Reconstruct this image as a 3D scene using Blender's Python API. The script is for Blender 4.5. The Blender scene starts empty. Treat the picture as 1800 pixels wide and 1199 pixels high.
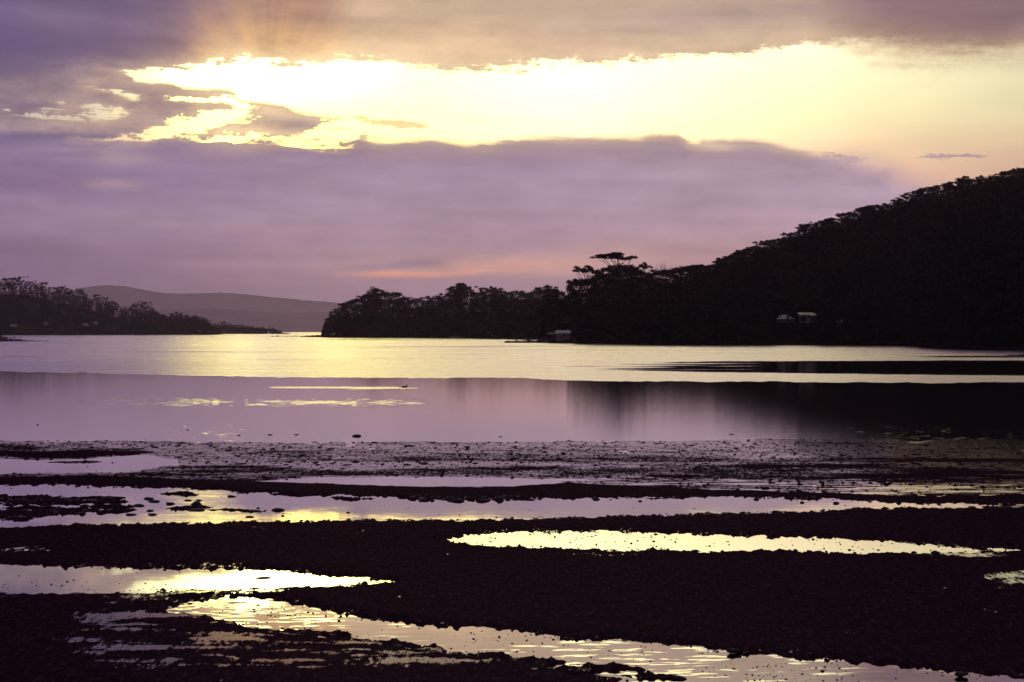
import bpy, math, random
import numpy as np
from mathutils import Vector, Matrix

# ------------------------------------------------------------------ camera, light, exposure
scene = bpy.context.scene
W_PX, H_PX = 1800.0, 1199.0
F = 3359.0            # focal length measured in photograph pixels
HOR = 583.0           # row of the true horizon
EYE = 3.6             # height of the eye above the water, metres

cam_data = bpy.data.cameras.new("camera")
cam = bpy.data.objects.new("camera", cam_data)
scene.collection.objects.link(cam)
cam_data.sensor_width = 36.0
cam_data.lens = F / W_PX * 36.0
cam_data.shift_y = -(H_PX / 2 - HOR) / W_PX
cam_data.clip_start = 0.1
cam_data.clip_end = 60000.0
cam.location = (0, 0, EYE)
cam.rotation_euler = (math.pi / 2, 0, 0)
scene.camera = cam

scene.render.engine = 'CYCLES'
scene.cycles.use_denoising = True
scene.cycles.denoiser = 'OPENIMAGEDENOISE'
scene.cycles.denoising_input_passes = 'RGB_ALBEDO_NORMAL'
scene.cycles.max_bounces = 6
scene.cycles.glossy_bounces = 4
scene.cycles.diffuse_bounces = 2
scene.cycles.volume_bounces = 2
scene.cycles.sample_clamp_indirect = 6.0
scene.cycles.sample_clamp_direct = 6.0
scene.view_settings.view_transform = 'Standard'
scene.view_settings.look = 'None'
scene.view_settings.exposure = 0.0
scene.view_settings.gamma = 1.0
scene.view_settings.use_curve_mapping = False


def lin(r, g, b):
    def f(c):
        c = c / 255.0
        return c / 12.92 if c <= 0.04045 else ((c + 0.055) / 1.055) ** 2.4
    return (f(r), f(g), f(b), 1.0)


# ---- direction of a point of the sky: azimuth and elevation in units of 1/F rad
def sky_uv(x, y):
    az = math.atan((x - 900.0) / F)
    el = math.atan((HOR - y) / math.hypot(F, x - 900.0))
    return 900.0 + F * az, HOR - F * el


# ------------------------------------------------------------------ node expressions
class X:
    """A node socket with arithmetic."""
    nt = None

    def __init__(self, s):
        self.s = s

    @staticmethod
    def m(op, *args, clamp=False):
        n = X.nt.nodes.new('ShaderNodeMath')
        n.operation = op
        n.use_clamp = clamp
        for i, a in enumerate(args):
            if isinstance(a, X):
                X.nt.links.new(a.s, n.inputs[i])
            else:
                n.inputs[i].default_value = float(a)
        return X(n.outputs[0])

    def __add__(self, o): return X.m('ADD', self, o)
    __radd__ = __add__
    def __sub__(self, o): return X.m('SUBTRACT', self, o)
    def __rsub__(self, o): return X.m('SUBTRACT', o, self)
    def __mul__(self, o): return X.m('MULTIPLY', self, o)
    __rmul__ = __mul__
    def __truediv__(self, o): return X.m('DIVIDE', self, o)
    def __neg__(self): return X.m('MULTIPLY', self, -1.0)


def xmin(a, b): return X.m('MINIMUM', a, b)
def xmax(a, b): return X.m('MAXIMUM', a, b)
def xexp(a): return X.m('EXPONENT', a)
def sat(a): return X.m('ADD', a, 0.0, clamp=True)


def sstep(a, lo, hi):
    n = X.nt.nodes.new('ShaderNodeMapRange')
    n.interpolation_type = 'SMOOTHSTEP'
    for i, v in enumerate((a, lo, hi, 0.0, 1.0)):
        if isinstance(v, X):
            X.nt.links.new(v.s, n.inputs[i])
        else:
            n.inputs[i].default_value = v
    return X(n.outputs[0])


def combine(a, b, c):
    n = X.nt.nodes.new('ShaderNodeCombineXYZ')
    for i, v in enumerate((a, b, c)):
        if isinstance(v, X):
            X.nt.links.new(v.s, n.inputs[i])
        else:
            n.inputs[i].default_value = v
    return X(n.outputs[0])


def noise(vec, scale=1.0, detail=4.0, rough=0.55, out='Fac', dist=0.0):
    n = X.nt.nodes.new('ShaderNodeTexNoise')
    n.noise_dimensions = '3D'
    X.nt.links.new(vec.s, n.inputs['Vector'])
    n.inputs['Scale'].default_value = scale
    n.inputs['Detail'].default_value = detail
    n.inputs['Roughness'].default_value = rough
    n.inputs['Distortion'].default_value = dist
    return X(n.outputs[out])


def curve(a, pts, lo, hi):
    """piecewise smooth function of a through pts (x, y)"""
    ys = [p[1] for p in pts]
    ylo, yhi = min(ys), max(ys)
    if yhi - ylo < 1e-6:
        yhi = ylo + 1
    n = X.nt.nodes.new('ShaderNodeFloatCurve')
    c = n.mapping.curves[0]
    q = [((p[0] - lo) / (hi - lo), (p[1] - ylo) / (yhi - ylo)) for p in pts]
    c.points[0].location = q[0]
    c.points[1].location = q[-1]
    for p in q[1:-1]:
        c.points.new(*p)
    for p in c.points:
        p.handle_type = 'AUTO_CLAMPED'
    n.mapping.extend = 'HORIZONTAL'
    n.mapping.update()
    t = (a - lo) * (1.0 / (hi - lo))
    X.nt.links.new(t.s, n.inputs['Value'])
    return X(n.outputs[0]) * (yhi - ylo) + ylo


def ramp(a, stops, lo, hi):
    n = X.nt.nodes.new('ShaderNodeValToRGB')
    e = n.color_ramp.elements
    q = [((p - lo) / (hi - lo), c) for p, c in stops]
    e[0].position, e[0].color = q[0]
    e[1].position, e[1].color = q[-1]
    for p, c in q[1:-1]:
        k = e.new(p)
        k.color = c
    n.color_ramp.interpolation = 'EASE' if False else 'LINEAR'
    t = (a - lo) * (1.0 / (hi - lo))
    X.nt.links.new(t.s, n.inputs[0])
    return X(n.outputs[0])


def cmix(f, a, b, mode='MIX', clampf=True):
    n = X.nt.nodes.new('ShaderNodeMix')
    n.data_type = 'RGBA'
    n.blend_type = mode
    n.clamp_factor = clampf
    for idx, v in ((0, f), (6, a), (7, b)):
        if isinstance(v, X):
            X.nt.links.new(v.s, n.inputs[idx])
        elif idx == 0:
            n.inputs[idx].default_value = v
        else:
            n.inputs[idx].default_value = tuple(v)[:3] + (1.0,)
    return X(n.outputs[2])


def scol(c, f):
    n = X.nt.nodes.new('ShaderNodeVectorMath')
    n.operation = 'SCALE'
    X.nt.links.new(c.s, n.inputs[0])
    if isinstance(f, X):
        X.nt.links.new(f.s, n.inputs['Scale'])
    else:
        n.inputs['Scale'].default_value = f
    return X(n.outputs[0])


# ------------------------------------------------------------------ world: a sunset sky with two cloud decks and a gap
world = bpy.data.worlds.new("World")
scene.world = world
world.use_nodes = True
nt = world.node_tree
nt.nodes.clear()
X.nt = nt
tc = nt.nodes.new('ShaderNodeTexCoord')
sep = nt.nodes.new('ShaderNodeSeparateXYZ')
nt.links.new(tc.outputs['Generated'], sep.inputs[0])
dx, dy, dz = X(sep.outputs[0]), X(sep.outputs[1]), X(sep.outputs[2])
U = X.m('ARCTAN2', dx, dy) * F + 900.0
V = HOR - X.m('ARCSINE', dz) * F                     # grows downwards, horizon = HOR
V0 = V

n_big = noise(combine(U * (1 / 300.), V * (1 / 80.), 3.1), 1, 5, .55) - 0.5
n_mid = noise(combine(U * (1 / 90.), V * (1 / 30.), 9.7), 1, 6, .6) - 0.5
n_fine = noise(combine(U * (1 / 34.), V * (1 / 15.), 1.3), 1, 6, .62) - 0.5
n_soft = noise(combine(U * (1 / 420.), V * (1 / 60.), 6.0), 1, 4, .5, dist=.4) - 0.5
n_tiny = noise(combine(U * (1 / 11.), V * (1 / 6.), 4.4), 1, 4, .6) - 0.5
n_wisp = noise(combine(U * (1 / 150.) + V * (1 / 90.), V * (1 / 9.) - U * (1 / 160.), 7.2), 1, 5, .6) - 0.5
Uw = U + n_mid * 90.0 + n_fine * 50.0
Vw = V + n_mid * 20.0 + n_fine * 22.0 + n_tiny * 13.0 + n_wisp * 24.0

def pts(L):
    return [sky_uv(*p) for p in L]

top_pts = pts([(-200, 150), (150, 140), (232, 131), (300, 126), (360, 117), (440, 106), (500, 112), (560, 110), (640, 106),
               (720, 116), (840, 126), (900, 120), (1000, 112), (1100, 106), (1200, 100), (1300, 96), (1390, 79), (1450, 81), (1510, 86),
               (1580, 100), (1650, 106), (1720, 104), (1800, 99), (2200, 70), (2600, 60)])
bot_pts = pts([(-200, 60), (150, 100), (228, 131), (256, 144), (300, 148), (316, 154), (380, 155), (424, 162), (430, 177), (480, 180),
               (496, 188), (560, 202), (618, 208), (630, 232), (680, 249), (760, 247), (830, 252), (900, 246), (1000, 241), (1100, 242),
               (1190, 236), (1225, 252), (1280, 246), (1330, 248), (1395, 262), (1440, 272), (1520, 284), (1600, 318), (1660, 338), (1800, 372), (2200, 420)])
T = curve(U, top_pts, -200, 2700)
B = curve(Uw, bot_pts, -200, 2700)
g_main = xmin(Vw - T, B - Vw)

def streak(x, y, a, b, slope=0.0):
    u0, v0 = sky_uv(x, y)
    du = (Uw - u0)
    p = du * (1.0 / a)
    q = (Vw - v0 - du * slope) * (1.0 / b)
    return (1.0 - (p * p + q * q)) * float(b)

brights = [streak(345, 219, 92, 13, -.27), streak(285, 236, 62, 7, -.12), streak(213, 167, 30, 5, .16), streak(362, 178, 50, 5, .02),
           streak(95, 205, 70, 4.5, .05), streak(178, 203, 36, 6, -.08), streak(560, 232, 80, 7, -.22), streak(610, 228, 60, 18, -.1),
           streak(450, 241, 90, 4.5, -.05), streak(400, 250, 32, 4, 0), streak(545, 254, 50, 5, .02), streak(420, 184, 20, 6, .3),
           streak(230, 243, 50, 4, -.05), streak(405, 212, 34, 4, -.04), streak(180, 189, 40, 2.6, .05), streak(90, 192, 20, 2.5, 0)]
g = brights[0]
for b_ in brights[1:]:
    g = xmax(g, b_)
darks = xmax(streak(688, 216, 60, 7, .07), streak(630, 246, 30, 5, -.2))
darks = xmax(darks, streak(1672, 275, 60, 3.5, 0))
darks = xmax(darks, streak(1450, 282, 84, 5.5, .02))
g = xmax(g, g_main) + n_fine * 15.0 + n_tiny * 15.0 + n_wisp * 14.0 + (n_mid * 26.0) * sstep(U, 700, 520)
soft = curve(U, [(-200, 4), (480, 5), (700, 8), (1350, 7), (1450, 13), (1560, 38), (1800, 40), (2700, 50)], -200, 2700)
gap = sstep(g, soft * -1.0, soft) * (1.0 - sstep(darks + n_fine * 4.0, -1.5, 2.5) * .85)
fw = ((U - 640.0) * (1 / 170.0))
fv = ((V - 234.0) * (1 / 20.0))
flecks = sstep(n_wisp * 1.0 + n_mid * .8 + n_tiny * .4, .07, .20) * xexp(-(fw * fw + fv * fv))
gap = gap * (1.0 - flecks * .8)

# light in the gap: hottest round the hidden sun, falling off to pale yellow at the right
hot = curve(U, [(-200, .75), (100, .78), (230, 1.3), (330, 3.8), (430, 5.2), (560, 4.8), (720, 3.4), (900, 2.5), (1150, 2.1), (1400, 1.5), (1600, 1.12), (1800, .92), (2700, .7)], -200, 2700)
gapcol = ramp(V, [(70, (1.12, 1.04, .62, 1)), (150, (1.02, .94, .52, 1)), (215, (1.0, .85, .45, 1)), (260, (.96, .72, .40, 1)), (310, (.88, .57, .36, 1))], 60, 320)
hotb = curve(U, [(-200, .8), (230, 1.35), (330, 1.8), (430, 2.0), (560, 1.9), (720, 1.9), (900, 2.1), (1150, 1.9), (1400, 1.55), (1600, 1.18), (1800, 1.0), (2700, .7)], -200, 2700)
gsep = nt.nodes.new('ShaderNodeSeparateXYZ')
nt.links.new(gapcol.s, gsep.inputs[0])
core = (U - 470.0) * (1 / 130.0)
core2 = (V - 140.0) * (1 / 32.0)
core = xexp(-(core * core + core2 * core2))
hotb = hotb + core * 3.2
hot = hot + core * 1.5
veil = 1.0 + n_big * .25 + n_soft * .25
gapcol = combine(X(gsep.outputs[0]) * hot * veil, X(gsep.outputs[1]) * hot * veil * (1.0 - sstep(U, 800, 1200) * sstep(U, 1720, 1500) * .02), X(gsep.outputs[2]) * hotb * veil)

# the two cloud decks, coloured by height above the horizon at three azimuths
rL = ramp(V, [(-180, lin(106, 88, 128)), (0, lin(116, 102, 142)), (60, lin(112, 98, 138)), (110, lin(102, 88, 132)), (180, lin(114, 95, 136)), (225, lin(132, 110, 148)), (265, lin(142, 121, 156)), (330, lin(140, 116, 150)),
              (400, lin(150, 124, 150)), (450, lin(148, 118, 148)), (500, lin(142, 114, 145)), (583, lin(134, 106, 138))], -200, 600)
rC = ramp(V, [(-180, lin(128, 104, 124)), (0, lin(154, 122, 126)), (100, lin(176, 136, 120)), (200, lin(160, 132, 148)), (255, lin(158, 132, 152)), (300, lin(164, 140, 164)), (400, lin(170, 143, 164)),
              (470, lin(180, 146, 160)), (540, lin(173, 143, 160)), (583, lin(162, 132, 152))], -200, 600)
rR = ramp(V, [(-180, lin(112, 92, 114)), (0, lin(140, 111, 122)), (60, lin(164, 132, 125)), (100, lin(190, 156, 130)), (250, lin(176, 150, 164)), (300, lin(178, 152, 168)), (360, lin(182, 157, 176)), (430, lin(196, 160, 168)),
              (583, lin(186, 150, 160))], -200, 600)
deck = cmix(sstep(U + n_soft * 120.0, 60, 720), rL, rC)
deck = cmix(sstep(U, 800, 1500), deck, rR)
# warm light on the underside of the upper deck, with the edge of the shaft at the left
dT = T - V
AT = curve(U, [(-200, .02), (240, .10), (325, .26), (352, .62), (400, .86), (560, 1.0), (760, .94), (900, .50), (1050, .22), (1200, .13), (1500, .12), (1700, .04), (1900, .04), (2700, .02)], -200, 2700)
up = sstep(V0, 252, 236)
ray_a = X.m('ARCTAN2', U - 470.0, dT + 75.0)
rays = noise(combine(ray_a * 2.6, 0.0, 2.0), 1, 3, .6) - 0.5
wide = sat(xexp(xmax(dT, 0.0) * (-1.0 / 95.0)) * AT * (1.05 + n_soft * 1.0 + rays * 2.6) * up)
near = xexp(xmax(dT + n_mid * 30.0, 0.0) * (-1.0 / 20.0)) * (AT * 1.05 + .15) * up * (1.0 + n_mid * 2.0 + n_fine * 1.0)
deck = cmix(wide, deck, (1.0, .55, .23))
deck = cmix(near, deck, (1.5, 1.12, .62))
deck = cmix(sstep(dT, 20, -6) * sstep(U, 150, 250) * 0.0, deck, (1, .9, .6))
# silver lining along the lower deck, warm glow in the left fingers
lining = xexp(xmax(Vw - B, 0.0) * (-1.0 / 5.0)) * sstep(U, 560, 640) * sstep(U, 1560, 1380) * .55
deck = cmix(lining, deck, (.95, .72, .48))
halo = xexp(xmax(-g, 0.0) * (-1.0 / 11.0)) * sstep(U, -40, 140) * sstep(V, 90, 120) * (0.80)
deck = cmix(halo * sstep(U, 1500, 1200), deck, (.80, .58, .36))
gcl = X.m('POWER', 2.718, -(((U - 400.0) * (1 / 120.0)) * ((U - 400.0) * (1 / 120.0)) + ((V - 205.0) * (1 / 55.0)) * ((V - 205.0) * (1 / 55.0))))
deck = cmix(gcl * .45 * sstep(U, 310, 355), deck, (.80, .52, .33))

def blob(x, y, a, b, slope=0.0, warp=1.0):
    u0, v0 = sky_uv(x, y)
    du = (U + n_mid * 60.0 * warp - u0)
    p = du * (1.0 / a)
    q = (V + n_mid * 14.0 * warp - v0 - du * slope) * (1.0 / b)
    return xexp(-(p * p + q * q))

for (x, y, a, b, s, col, amt) in [
        (900, 466, 200, 17, 0, (1.0, .52, .38), .8), (700, 482, 80, 5, .0, (1.15, .48, .28), .95), (820, 478, 120, 5, -.06, (1.1, .50, .33), .7),
        (1130, 452, 170, 24, 0, (.72, .43, .38), .6), (1010, 478, 80, 6, 0, (.85, .45, .36), .4),
        (735, 461, 70, 9, -.1, (.26, .19, .27), .75), (660, 470, 50, 6, -.08, (.33, .25, .33), .5), (640, 440, 180, 7, 0, (.50, .32, .36), .35),
        (215, 278, 60, 13, 0, (.50, .34, .38), .75), (197, 324, 46, 10, 0, (.48, .32, .37), .8), (110, 262, 70, 6, 0, (.42, .30, .36), .5),
        (565, 326, 26, 10, 0, (.44, .31, .36), .35), (60, 355, 140, 9, .12, (.36, .26, .34), .4), (240, 388, 150, 9, .14, (.38, .26, .33), .4),
        (470, 402, 170, 8, .03, (.44, .28, .33), .4), (330, 450, 260, 10, .0, (.22, .15, .23), .35), (120, 470, 200, 9, .03, (.22, .15, .24), .3),
        (500, 495, 140, 6, 0, (.45, .29, .36), .35), (40, 190, 70, 28, 0, (.11, .08, .20), .55), (20, 120, 110, 50, 0, (.11, .09, .21), .45),
        (300, 185, 70, 30, 0, (.20, .12, .22), .5), (520, 218, 75, 15, .05, (.27, .19, .26), .75), (90, 30, 60, 20, .2, (.28, .20, .30), .5),
        (1260, 258, 40, 8, .05, (.92, .70, .48), .7), (1400, 268, 40, 7, .1, (.88, .64, .46), .5), (1760, 30, 150, 40, 0, (.20, .13, .18), .6), (1560, 10, 160, 20, 0, (.30, .20, .23), .4),
        (1250, 30, 240, 26, -.05, (.36, .24, .29), .35)]:
    deck = cmix(blob(x, y, a, b, s) * amt, deck, col)
n_str = noise(combine(U * (1 / 520.), V * (1 / 26.) - U * (1 / 700.), 2.6), 1, 5, .6) - 0.5
deck = scol(deck, (1.0 + n_soft * .48 + n_big * .36 + n_mid * .42 + n_fine * .22 + n_str * .36) * (.92 + sstep(V, 240, 300) * .18))
sky = cmix(gap, deck, gapcol)
# overhead the deck goes on, a little darker and bluer; behind the camera the same grey-violet dusk
zen = sstep(V, -150, -3600)
sky = cmix(zen, sky, (.12, .10, .155))
back = sstep(X.m('ABSOLUTE', U - 900.0), 3000, 6500)
sky = cmix(back, sky, (.085, .07, .11))
bg = nt.nodes.new('ShaderNodeBackground')
nt.links.new(sky.s, bg.inputs['Color'])
bg.inputs['Strength'].default_value = 1.0
wo = nt.nodes.new('ShaderNodeOutputWorld')
nt.links.new(bg.outputs[0], wo.inputs['Surface'])
world.cycles.sampling_method = 'MANUAL'
world.cycles.sample_map_resolution = 2048

# the sun, just inside the hottest part of the gap and veiled by the cloud
sun_data = bpy.data.lights.new("sun", 'SUN')
sun_data.energy = 0.0003
sun_data.angle = math.radians(1.5)
sun_data.color = (1.0, .86, .62)
sun = bpy.data.objects.new("sun", sun_data)
scene.collection.objects.link(sun)
SUN_X, SUN_Y = 440.0, 150.0
sd = Vector(((SUN_X - 900) / F, 1.0, (HOR - SUN_Y) / F)).normalized()
sun.rotation_euler = sd.to_track_quat('Z', 'Y').to_euler()
sun.location = (-30, -20, 60)

# ------------------------------------------------------------------ numpy helpers
def hash2(ix, iy, seed):
    h = (ix.astype(np.int64) * 374761393 + iy.astype(np.int64) * 668265263 + seed * 1442695041) & 0x7fffffff
    h = ((h ^ (h >> 13)) * 1274126177) & 0x7fffffff
    h = (h ^ (h >> 16)) & 0xffff
    return h / 65535.0


def vnoise(x, y, seed=0):
    ix, iy = np.floor(x), np.floor(y)
    fx, fy = x - ix, y - iy
    fx, fy = fx * fx * (3 - 2 * fx), fy * fy * (3 - 2 * fy)
    a, b = hash2(ix, iy, seed), hash2(ix + 1, iy, seed)
    c, d = hash2(ix, iy + 1, seed), hash2(ix + 1, iy + 1, seed)
    return (a * (1 - fx) + b * fx) * (1 - fy) + (c * (1 - fx) + d * fx) * fy - .5


def fbm(x, y, seed=0, octs=4, gain=.5):
    t, a = 0, 1.0
    for k in range(octs):
        t = t + a * vnoise(x * 2 ** k + 17.3 * k, y * 2 ** k - 9.1 * k, seed + k)
        a *= gain
    return t


def smooth01(t):
    t = np.clip(t, 0, 1)
    return t * t * (3 - 2 * t)


col = scene.collection


def mesh_from(name, verts, faces, mat, smooth=False):
    me = bpy.data.meshes.new(name)
    verts = np.asarray(verts, dtype=np.float32)
    faces = np.asarray(faces, dtype=np.int32)
    nv, nf, k = len(verts), len(faces), faces.shape[1]
    me.vertices.add(nv)
    me.vertices.foreach_set('co', verts.ravel())
    me.loops.add(nf * k)
    me.loops.foreach_set('vertex_index', faces.ravel())
    me.polygons.add(nf)
    me.polygons.foreach_set('loop_start', np.arange(nf, dtype=np.int32) * k)
    me.polygons.foreach_set('loop_total', np.full(nf, k, dtype=np.int32))
    if smooth:
        me.polygons.foreach_set('use_smooth', np.ones(nf, dtype=bool))
    me.update(calc_edges=True)
    me.validate()
    me.materials.append(mat)
    return me


def link(name, me, parent=None, loc=None):
    o = bpy.data.objects.new(name, me)
    col.objects.link(o)
    if parent is not None:
        o.parent = parent
    if loc is not None:
        o.location = loc
    return o


def tag(o, label=None, cat=None, group=None, kind=None):
    for k, v in (('label', label), ('category', cat), ('group', group), ('kind', kind)):
        if v:
            o[k] = v
    return o


def empty(name, loc, label, cat, group=None, rz=0.0):
    o = bpy.data.objects.new(name, None)
    o.empty_display_size = .2
    col.objects.link(o)
    o.location = loc
    o.rotation_euler = (0, 0, rz)
    return tag(o, label, cat, group)


def grid_faces(nr, nc):
    i = np.arange(nr - 1)[:, None] * nc + np.arange(nc - 1)[None, :]
    i = i.ravel()
    return np.stack([i, i + 1, i + nc + 1, i + nc], 1)


def ground(x, y, z=0.0):
    """the place on the level z that is seen at x, y"""
    d = (EYE - z) * F / (y - HOR)
    return (x - 900.0) / F * d, d


class Mesh:
    """collects boxes, tubes, prisms; triangles and quads kept as polygons"""
    def __init__(self):
        self.v, self.f = [], []

    def add(self, v, f):
        k = len(self.v)
        self.v += [tuple(p) for p in v]
        self.f += [tuple(i + k for i in q) for q in f]

    def box(self, x0, x1, y0, y1, z0, z1):
        v = [(x0, y0, z0), (x1, y0, z0), (x1, y1, z0), (x0, y1, z0), (x0, y0, z1), (x1, y0, z1), (x1, y1, z1), (x0, y1, z1)]
        self.add(v, [(0, 3, 2, 1), (4, 5, 6, 7), (0, 1, 5, 4), (1, 2, 6, 5), (2, 3, 7, 6), (3, 0, 4, 7)])

    def prism(self, poly, y0, y1):
        """poly in x,z swept along y"""
        n = len(poly)
        v = [(p[0], y0, p[1]) for p in poly] + [(p[0], y1, p[1]) for p in poly]
        self.add(v, [tuple(range(n)), tuple(reversed(range(n, 2 * n)))] + [(i, i + n, (i + 1) % n + n, (i + 1) % n) for i in range(n)])

    def prism_x(self, poly, x0, x1):
        """poly in y,z swept along x"""
        n = len(poly)
        v = [(x0, p[0], p[1]) for p in poly] + [(x1, p[0], p[1]) for p in poly]
        self.add(v, [tuple(reversed(range(n))), tuple(range(n, 2 * n))] + [((i + 1) % n, (i + 1) % n + n, i + n, i) for i in range(n)])

    def tube(self, P, R, n=6):
        rings = []
        for i, p in enumerate(P):
            p = Vector(p)
            a = Vector(P[max(i - 1, 0)]); b = Vector(P[min(i + 1, len(P) - 1)])
            d = (b - a).normalized()
            s = d.cross(Vector((0.31, 0.95, 0.05))).normalized()
            t = d.cross(s)
            rings.append([p + (s * math.cos(2 * math.pi * k / n) + t * math.sin(2 * math.pi * k / n)) * R[i] for k in range(n)])
        v = [q for r in rings for q in r]
        f = []
        for i in range(len(P) - 1):
            for k in range(n):
                f.append((i * n + k, i * n + (k + 1) % n, (i + 1) * n + (k + 1) % n, (i + 1) * n + k))
        f.append(tuple(range(n - 1, -1, -1)))
        f.append(tuple((len(P) - 1) * n + k for k in range(n)))
        self.add(v, f)

    def mesh(self, name, mat, smooth=False):
        me = bpy.data.meshes.new(name)
        me.from_pydata(self.v, [], self.f)
        me.update()
        if smooth:
            for p in me.polygons:
                p.use_smooth = True
        me.materials.append(mat)
        return me

    def build(self, name, mat, parent=None, smooth=False):
        return link(name, self.mesh(name, mat, smooth), parent)


# ------------------------------------------------------------------ materials
def principled(name, base, rough=.8, var=0.0, vscale=1.0, spec=.3, bump=0.0, bscale=10.0, metallic=0.0, base2=None):
    m = bpy.data.materials.new(name)
    m.use_nodes = True
    t = m.node_tree
    X.nt = t
    p = t.nodes['Principled BSDF']
    p.inputs['Roughness'].default_value = rough
    p.inputs['Specular IOR Level'].default_value = spec
    p.inputs['Metallic'].default_value = metallic
    c = tuple(base) + (1,)
    p.inputs['Base Color'].default_value = c
    tcn = t.nodes.new('ShaderNodeTexCoord')
    vec = X(tcn.outputs['Object'])
    if var > 0 or base2:
        k = noise(vec, vscale, 4, .6)
        b2 = base2 if base2 else tuple(q * (1 - var) for q in base)
        cc = cmix(sstep(k, .35, .65), base, b2)
        t.links.new(cc.s, p.inputs['Base Color'])
    if bump > 0:
        k = noise(vec, bscale, 4, .6)
        b = t.nodes.new('ShaderNodeBump')
        b.inputs['Strength'].default_value = bump
        b.inputs['Distance'].default_value = .05
        t.links.new(k.s, b.inputs['Height'])
        t.links.new(b.outputs[0], p.inputs['Normal'])
    return m


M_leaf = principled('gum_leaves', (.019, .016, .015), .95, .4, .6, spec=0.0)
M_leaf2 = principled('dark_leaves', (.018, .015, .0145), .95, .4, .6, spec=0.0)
M_bark = principled('gum_bark', (.05, .038, .036), .9, .5, 2.0, spec=.05)
M_rock = principled('wet_rock', (.055, .040, .045), .55, .5, 3.0, bump=.6, bscale=9)
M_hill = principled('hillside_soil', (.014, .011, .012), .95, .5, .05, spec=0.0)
M_farhill_hazed = principled('far_forest_haze_tint', (.11, .09, .16), .95, .55, .006, spec=0.0)  # distant forest, with haze put into the base colour as a paler lavender
M_paint = principled('weathered_white_paint', (.46, .42, .45), .6, .25, 1.5)
M_clad = principled('grey_weatherboard', (.30, .25, .28), .7, .3, 1.5)
M_darkclad = principled('dark_stained_timber', (.10, .07, .08), .75, .4, 2.0)
M_tin = principled('galvanised_roof', (.46, .44, .48), .32, .2, 1.2, spec=.5, metallic=.6)
M_glass = principled('window_glass', (.03, .03, .035), .06, spec=.6)
M_feather = principled('dark_feathers', (.05, .042, .04), .6, .3, 20)
M_beak = principled('beak_horn', (.12, .08, .05), .4)
M_wood = principled('old_jetty_timber', (.14, .11, .10), .8, .4, 3.0)


def water_material(name):
    m = bpy.data.materials.new(name)
    m.use_nodes = True
    t = m.node_tree
    t.nodes.clear()
    X.nt = t
    geo = t.nodes.new('ShaderNodeNewGeometry')
    sp = t.nodes.new('ShaderNodeSeparateXYZ')
    t.links.new(geo.outputs['Position'], sp.inputs[0])
    px, py = X(sp.outputs[0]), X(sp.outputs[1])
    at = t.nodes.new('ShaderNodeAttribute')
    at.attribute_name = 'ripple'
    rip = X(at.outputs['Fac'])
    at2 = t.nodes.new('ShaderNodeAttribute')
    at2.attribute_name = 'still'
    # ripples: long crests across the view, several sizes; cat's paws modulate the strength
    a1 = noise(combine(px * .05, py * .22, 0.0), 1, 5, .65) - .5
    a2 = noise(combine(px * .012, py * .035, 5.0), 1, 4, .6) - .5
    pat = sat(rip * (1.0 + a1 * 2.3 + a2 * 1.6))
    # wavelets (slopes straight from noise, in metres, so they hold at any distance)
    w1 = noise(combine(px * 3.2, py * 7.5, 0.0), 1, 3, .55, out='Color')
    s1 = t.nodes.new('ShaderNodeSeparateColor')
    t.links.new(w1.s, s1.inputs[0])
    w2 = noise(combine(px * .9, py * 2.4, 2.0), 1, 2, .5, out='Color')
    s2 = t.nodes.new('ShaderNodeSeparateColor')
    t.links.new(w2.s, s2.inputs[0])
    amp = pat * .14 + .003
    slx = ((X(s1.outputs[0]) - .5) * .6 + (X(s2.outputs[0]) - .5) * .5) * amp
    sly = ((X(s1.outputs[1]) - .5) * .8 + (X(s2.outputs[1]) - .5) * .8) * amp
    st_ = X(at2.outputs['Fac'])
    w3 = noise(combine(px * 2.2 + py * .8, py * 6.6 - px * .9, 8.0), 1, 2, .5, out='Color')
    s3 = t.nodes.new('ShaderNodeSeparateColor')
    t.links.new(w3.s, s3.inputs[0])
    patch = sstep(noise(combine(px * .22, py * .16, 4.0), 1, 3, .5), .42, .60)
    wv = X(s3.outputs[1]) - .5
    wv = wv * sstep(wv, .02, .10)
    sly = sly - wv * st_ * patch * sstep(py, 27.5, 24.5) * .20
    nv = combine(-slx, -sly, 1.0)
    nn = t.nodes.new('ShaderNodeVectorMath')
    nn.operation = 'NORMALIZE'
    t.links.new(nv.s, nn.inputs[0])
    rough = xmax(X.m('POWER', pat, .5) * .29, .078 - X(at2.outputs['Fac']) * .05)
    gl = t.nodes.new('ShaderNodeBsdfGlossy')
    gl.distribution = 'BECKMANN'
    gl.inputs['Color'].default_value = (1, 1, 1, 1)
    t.links.new(rough.s, gl.inputs['Roughness'])
    t.links.new(nn.outputs[0], gl.inputs['Normal'])
    df = t.nodes.new('ShaderNodeBsdfDiffuse')
    df.inputs['Color'].default_value = (.020, .014, .020, 1)
    fr = t.nodes.new('ShaderNodeFresnel')
    fr.inputs['IOR'].default_value = 2.2
    mix = t.nodes.new('ShaderNodeMixShader')
    frp = X.m('POWER', X(fr.outputs[0]), .45)
    t.links.new(frp.s, mix.inputs[0])
    t.links.new(df.outputs[0], mix.inputs[1])
    t.links.new(gl.outputs[0], mix.inputs[2])
    o = t.nodes.new('ShaderNodeOutputMaterial')
    t.links.new(mix.outputs[0], o.inputs['Surface'])
    return m


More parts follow.
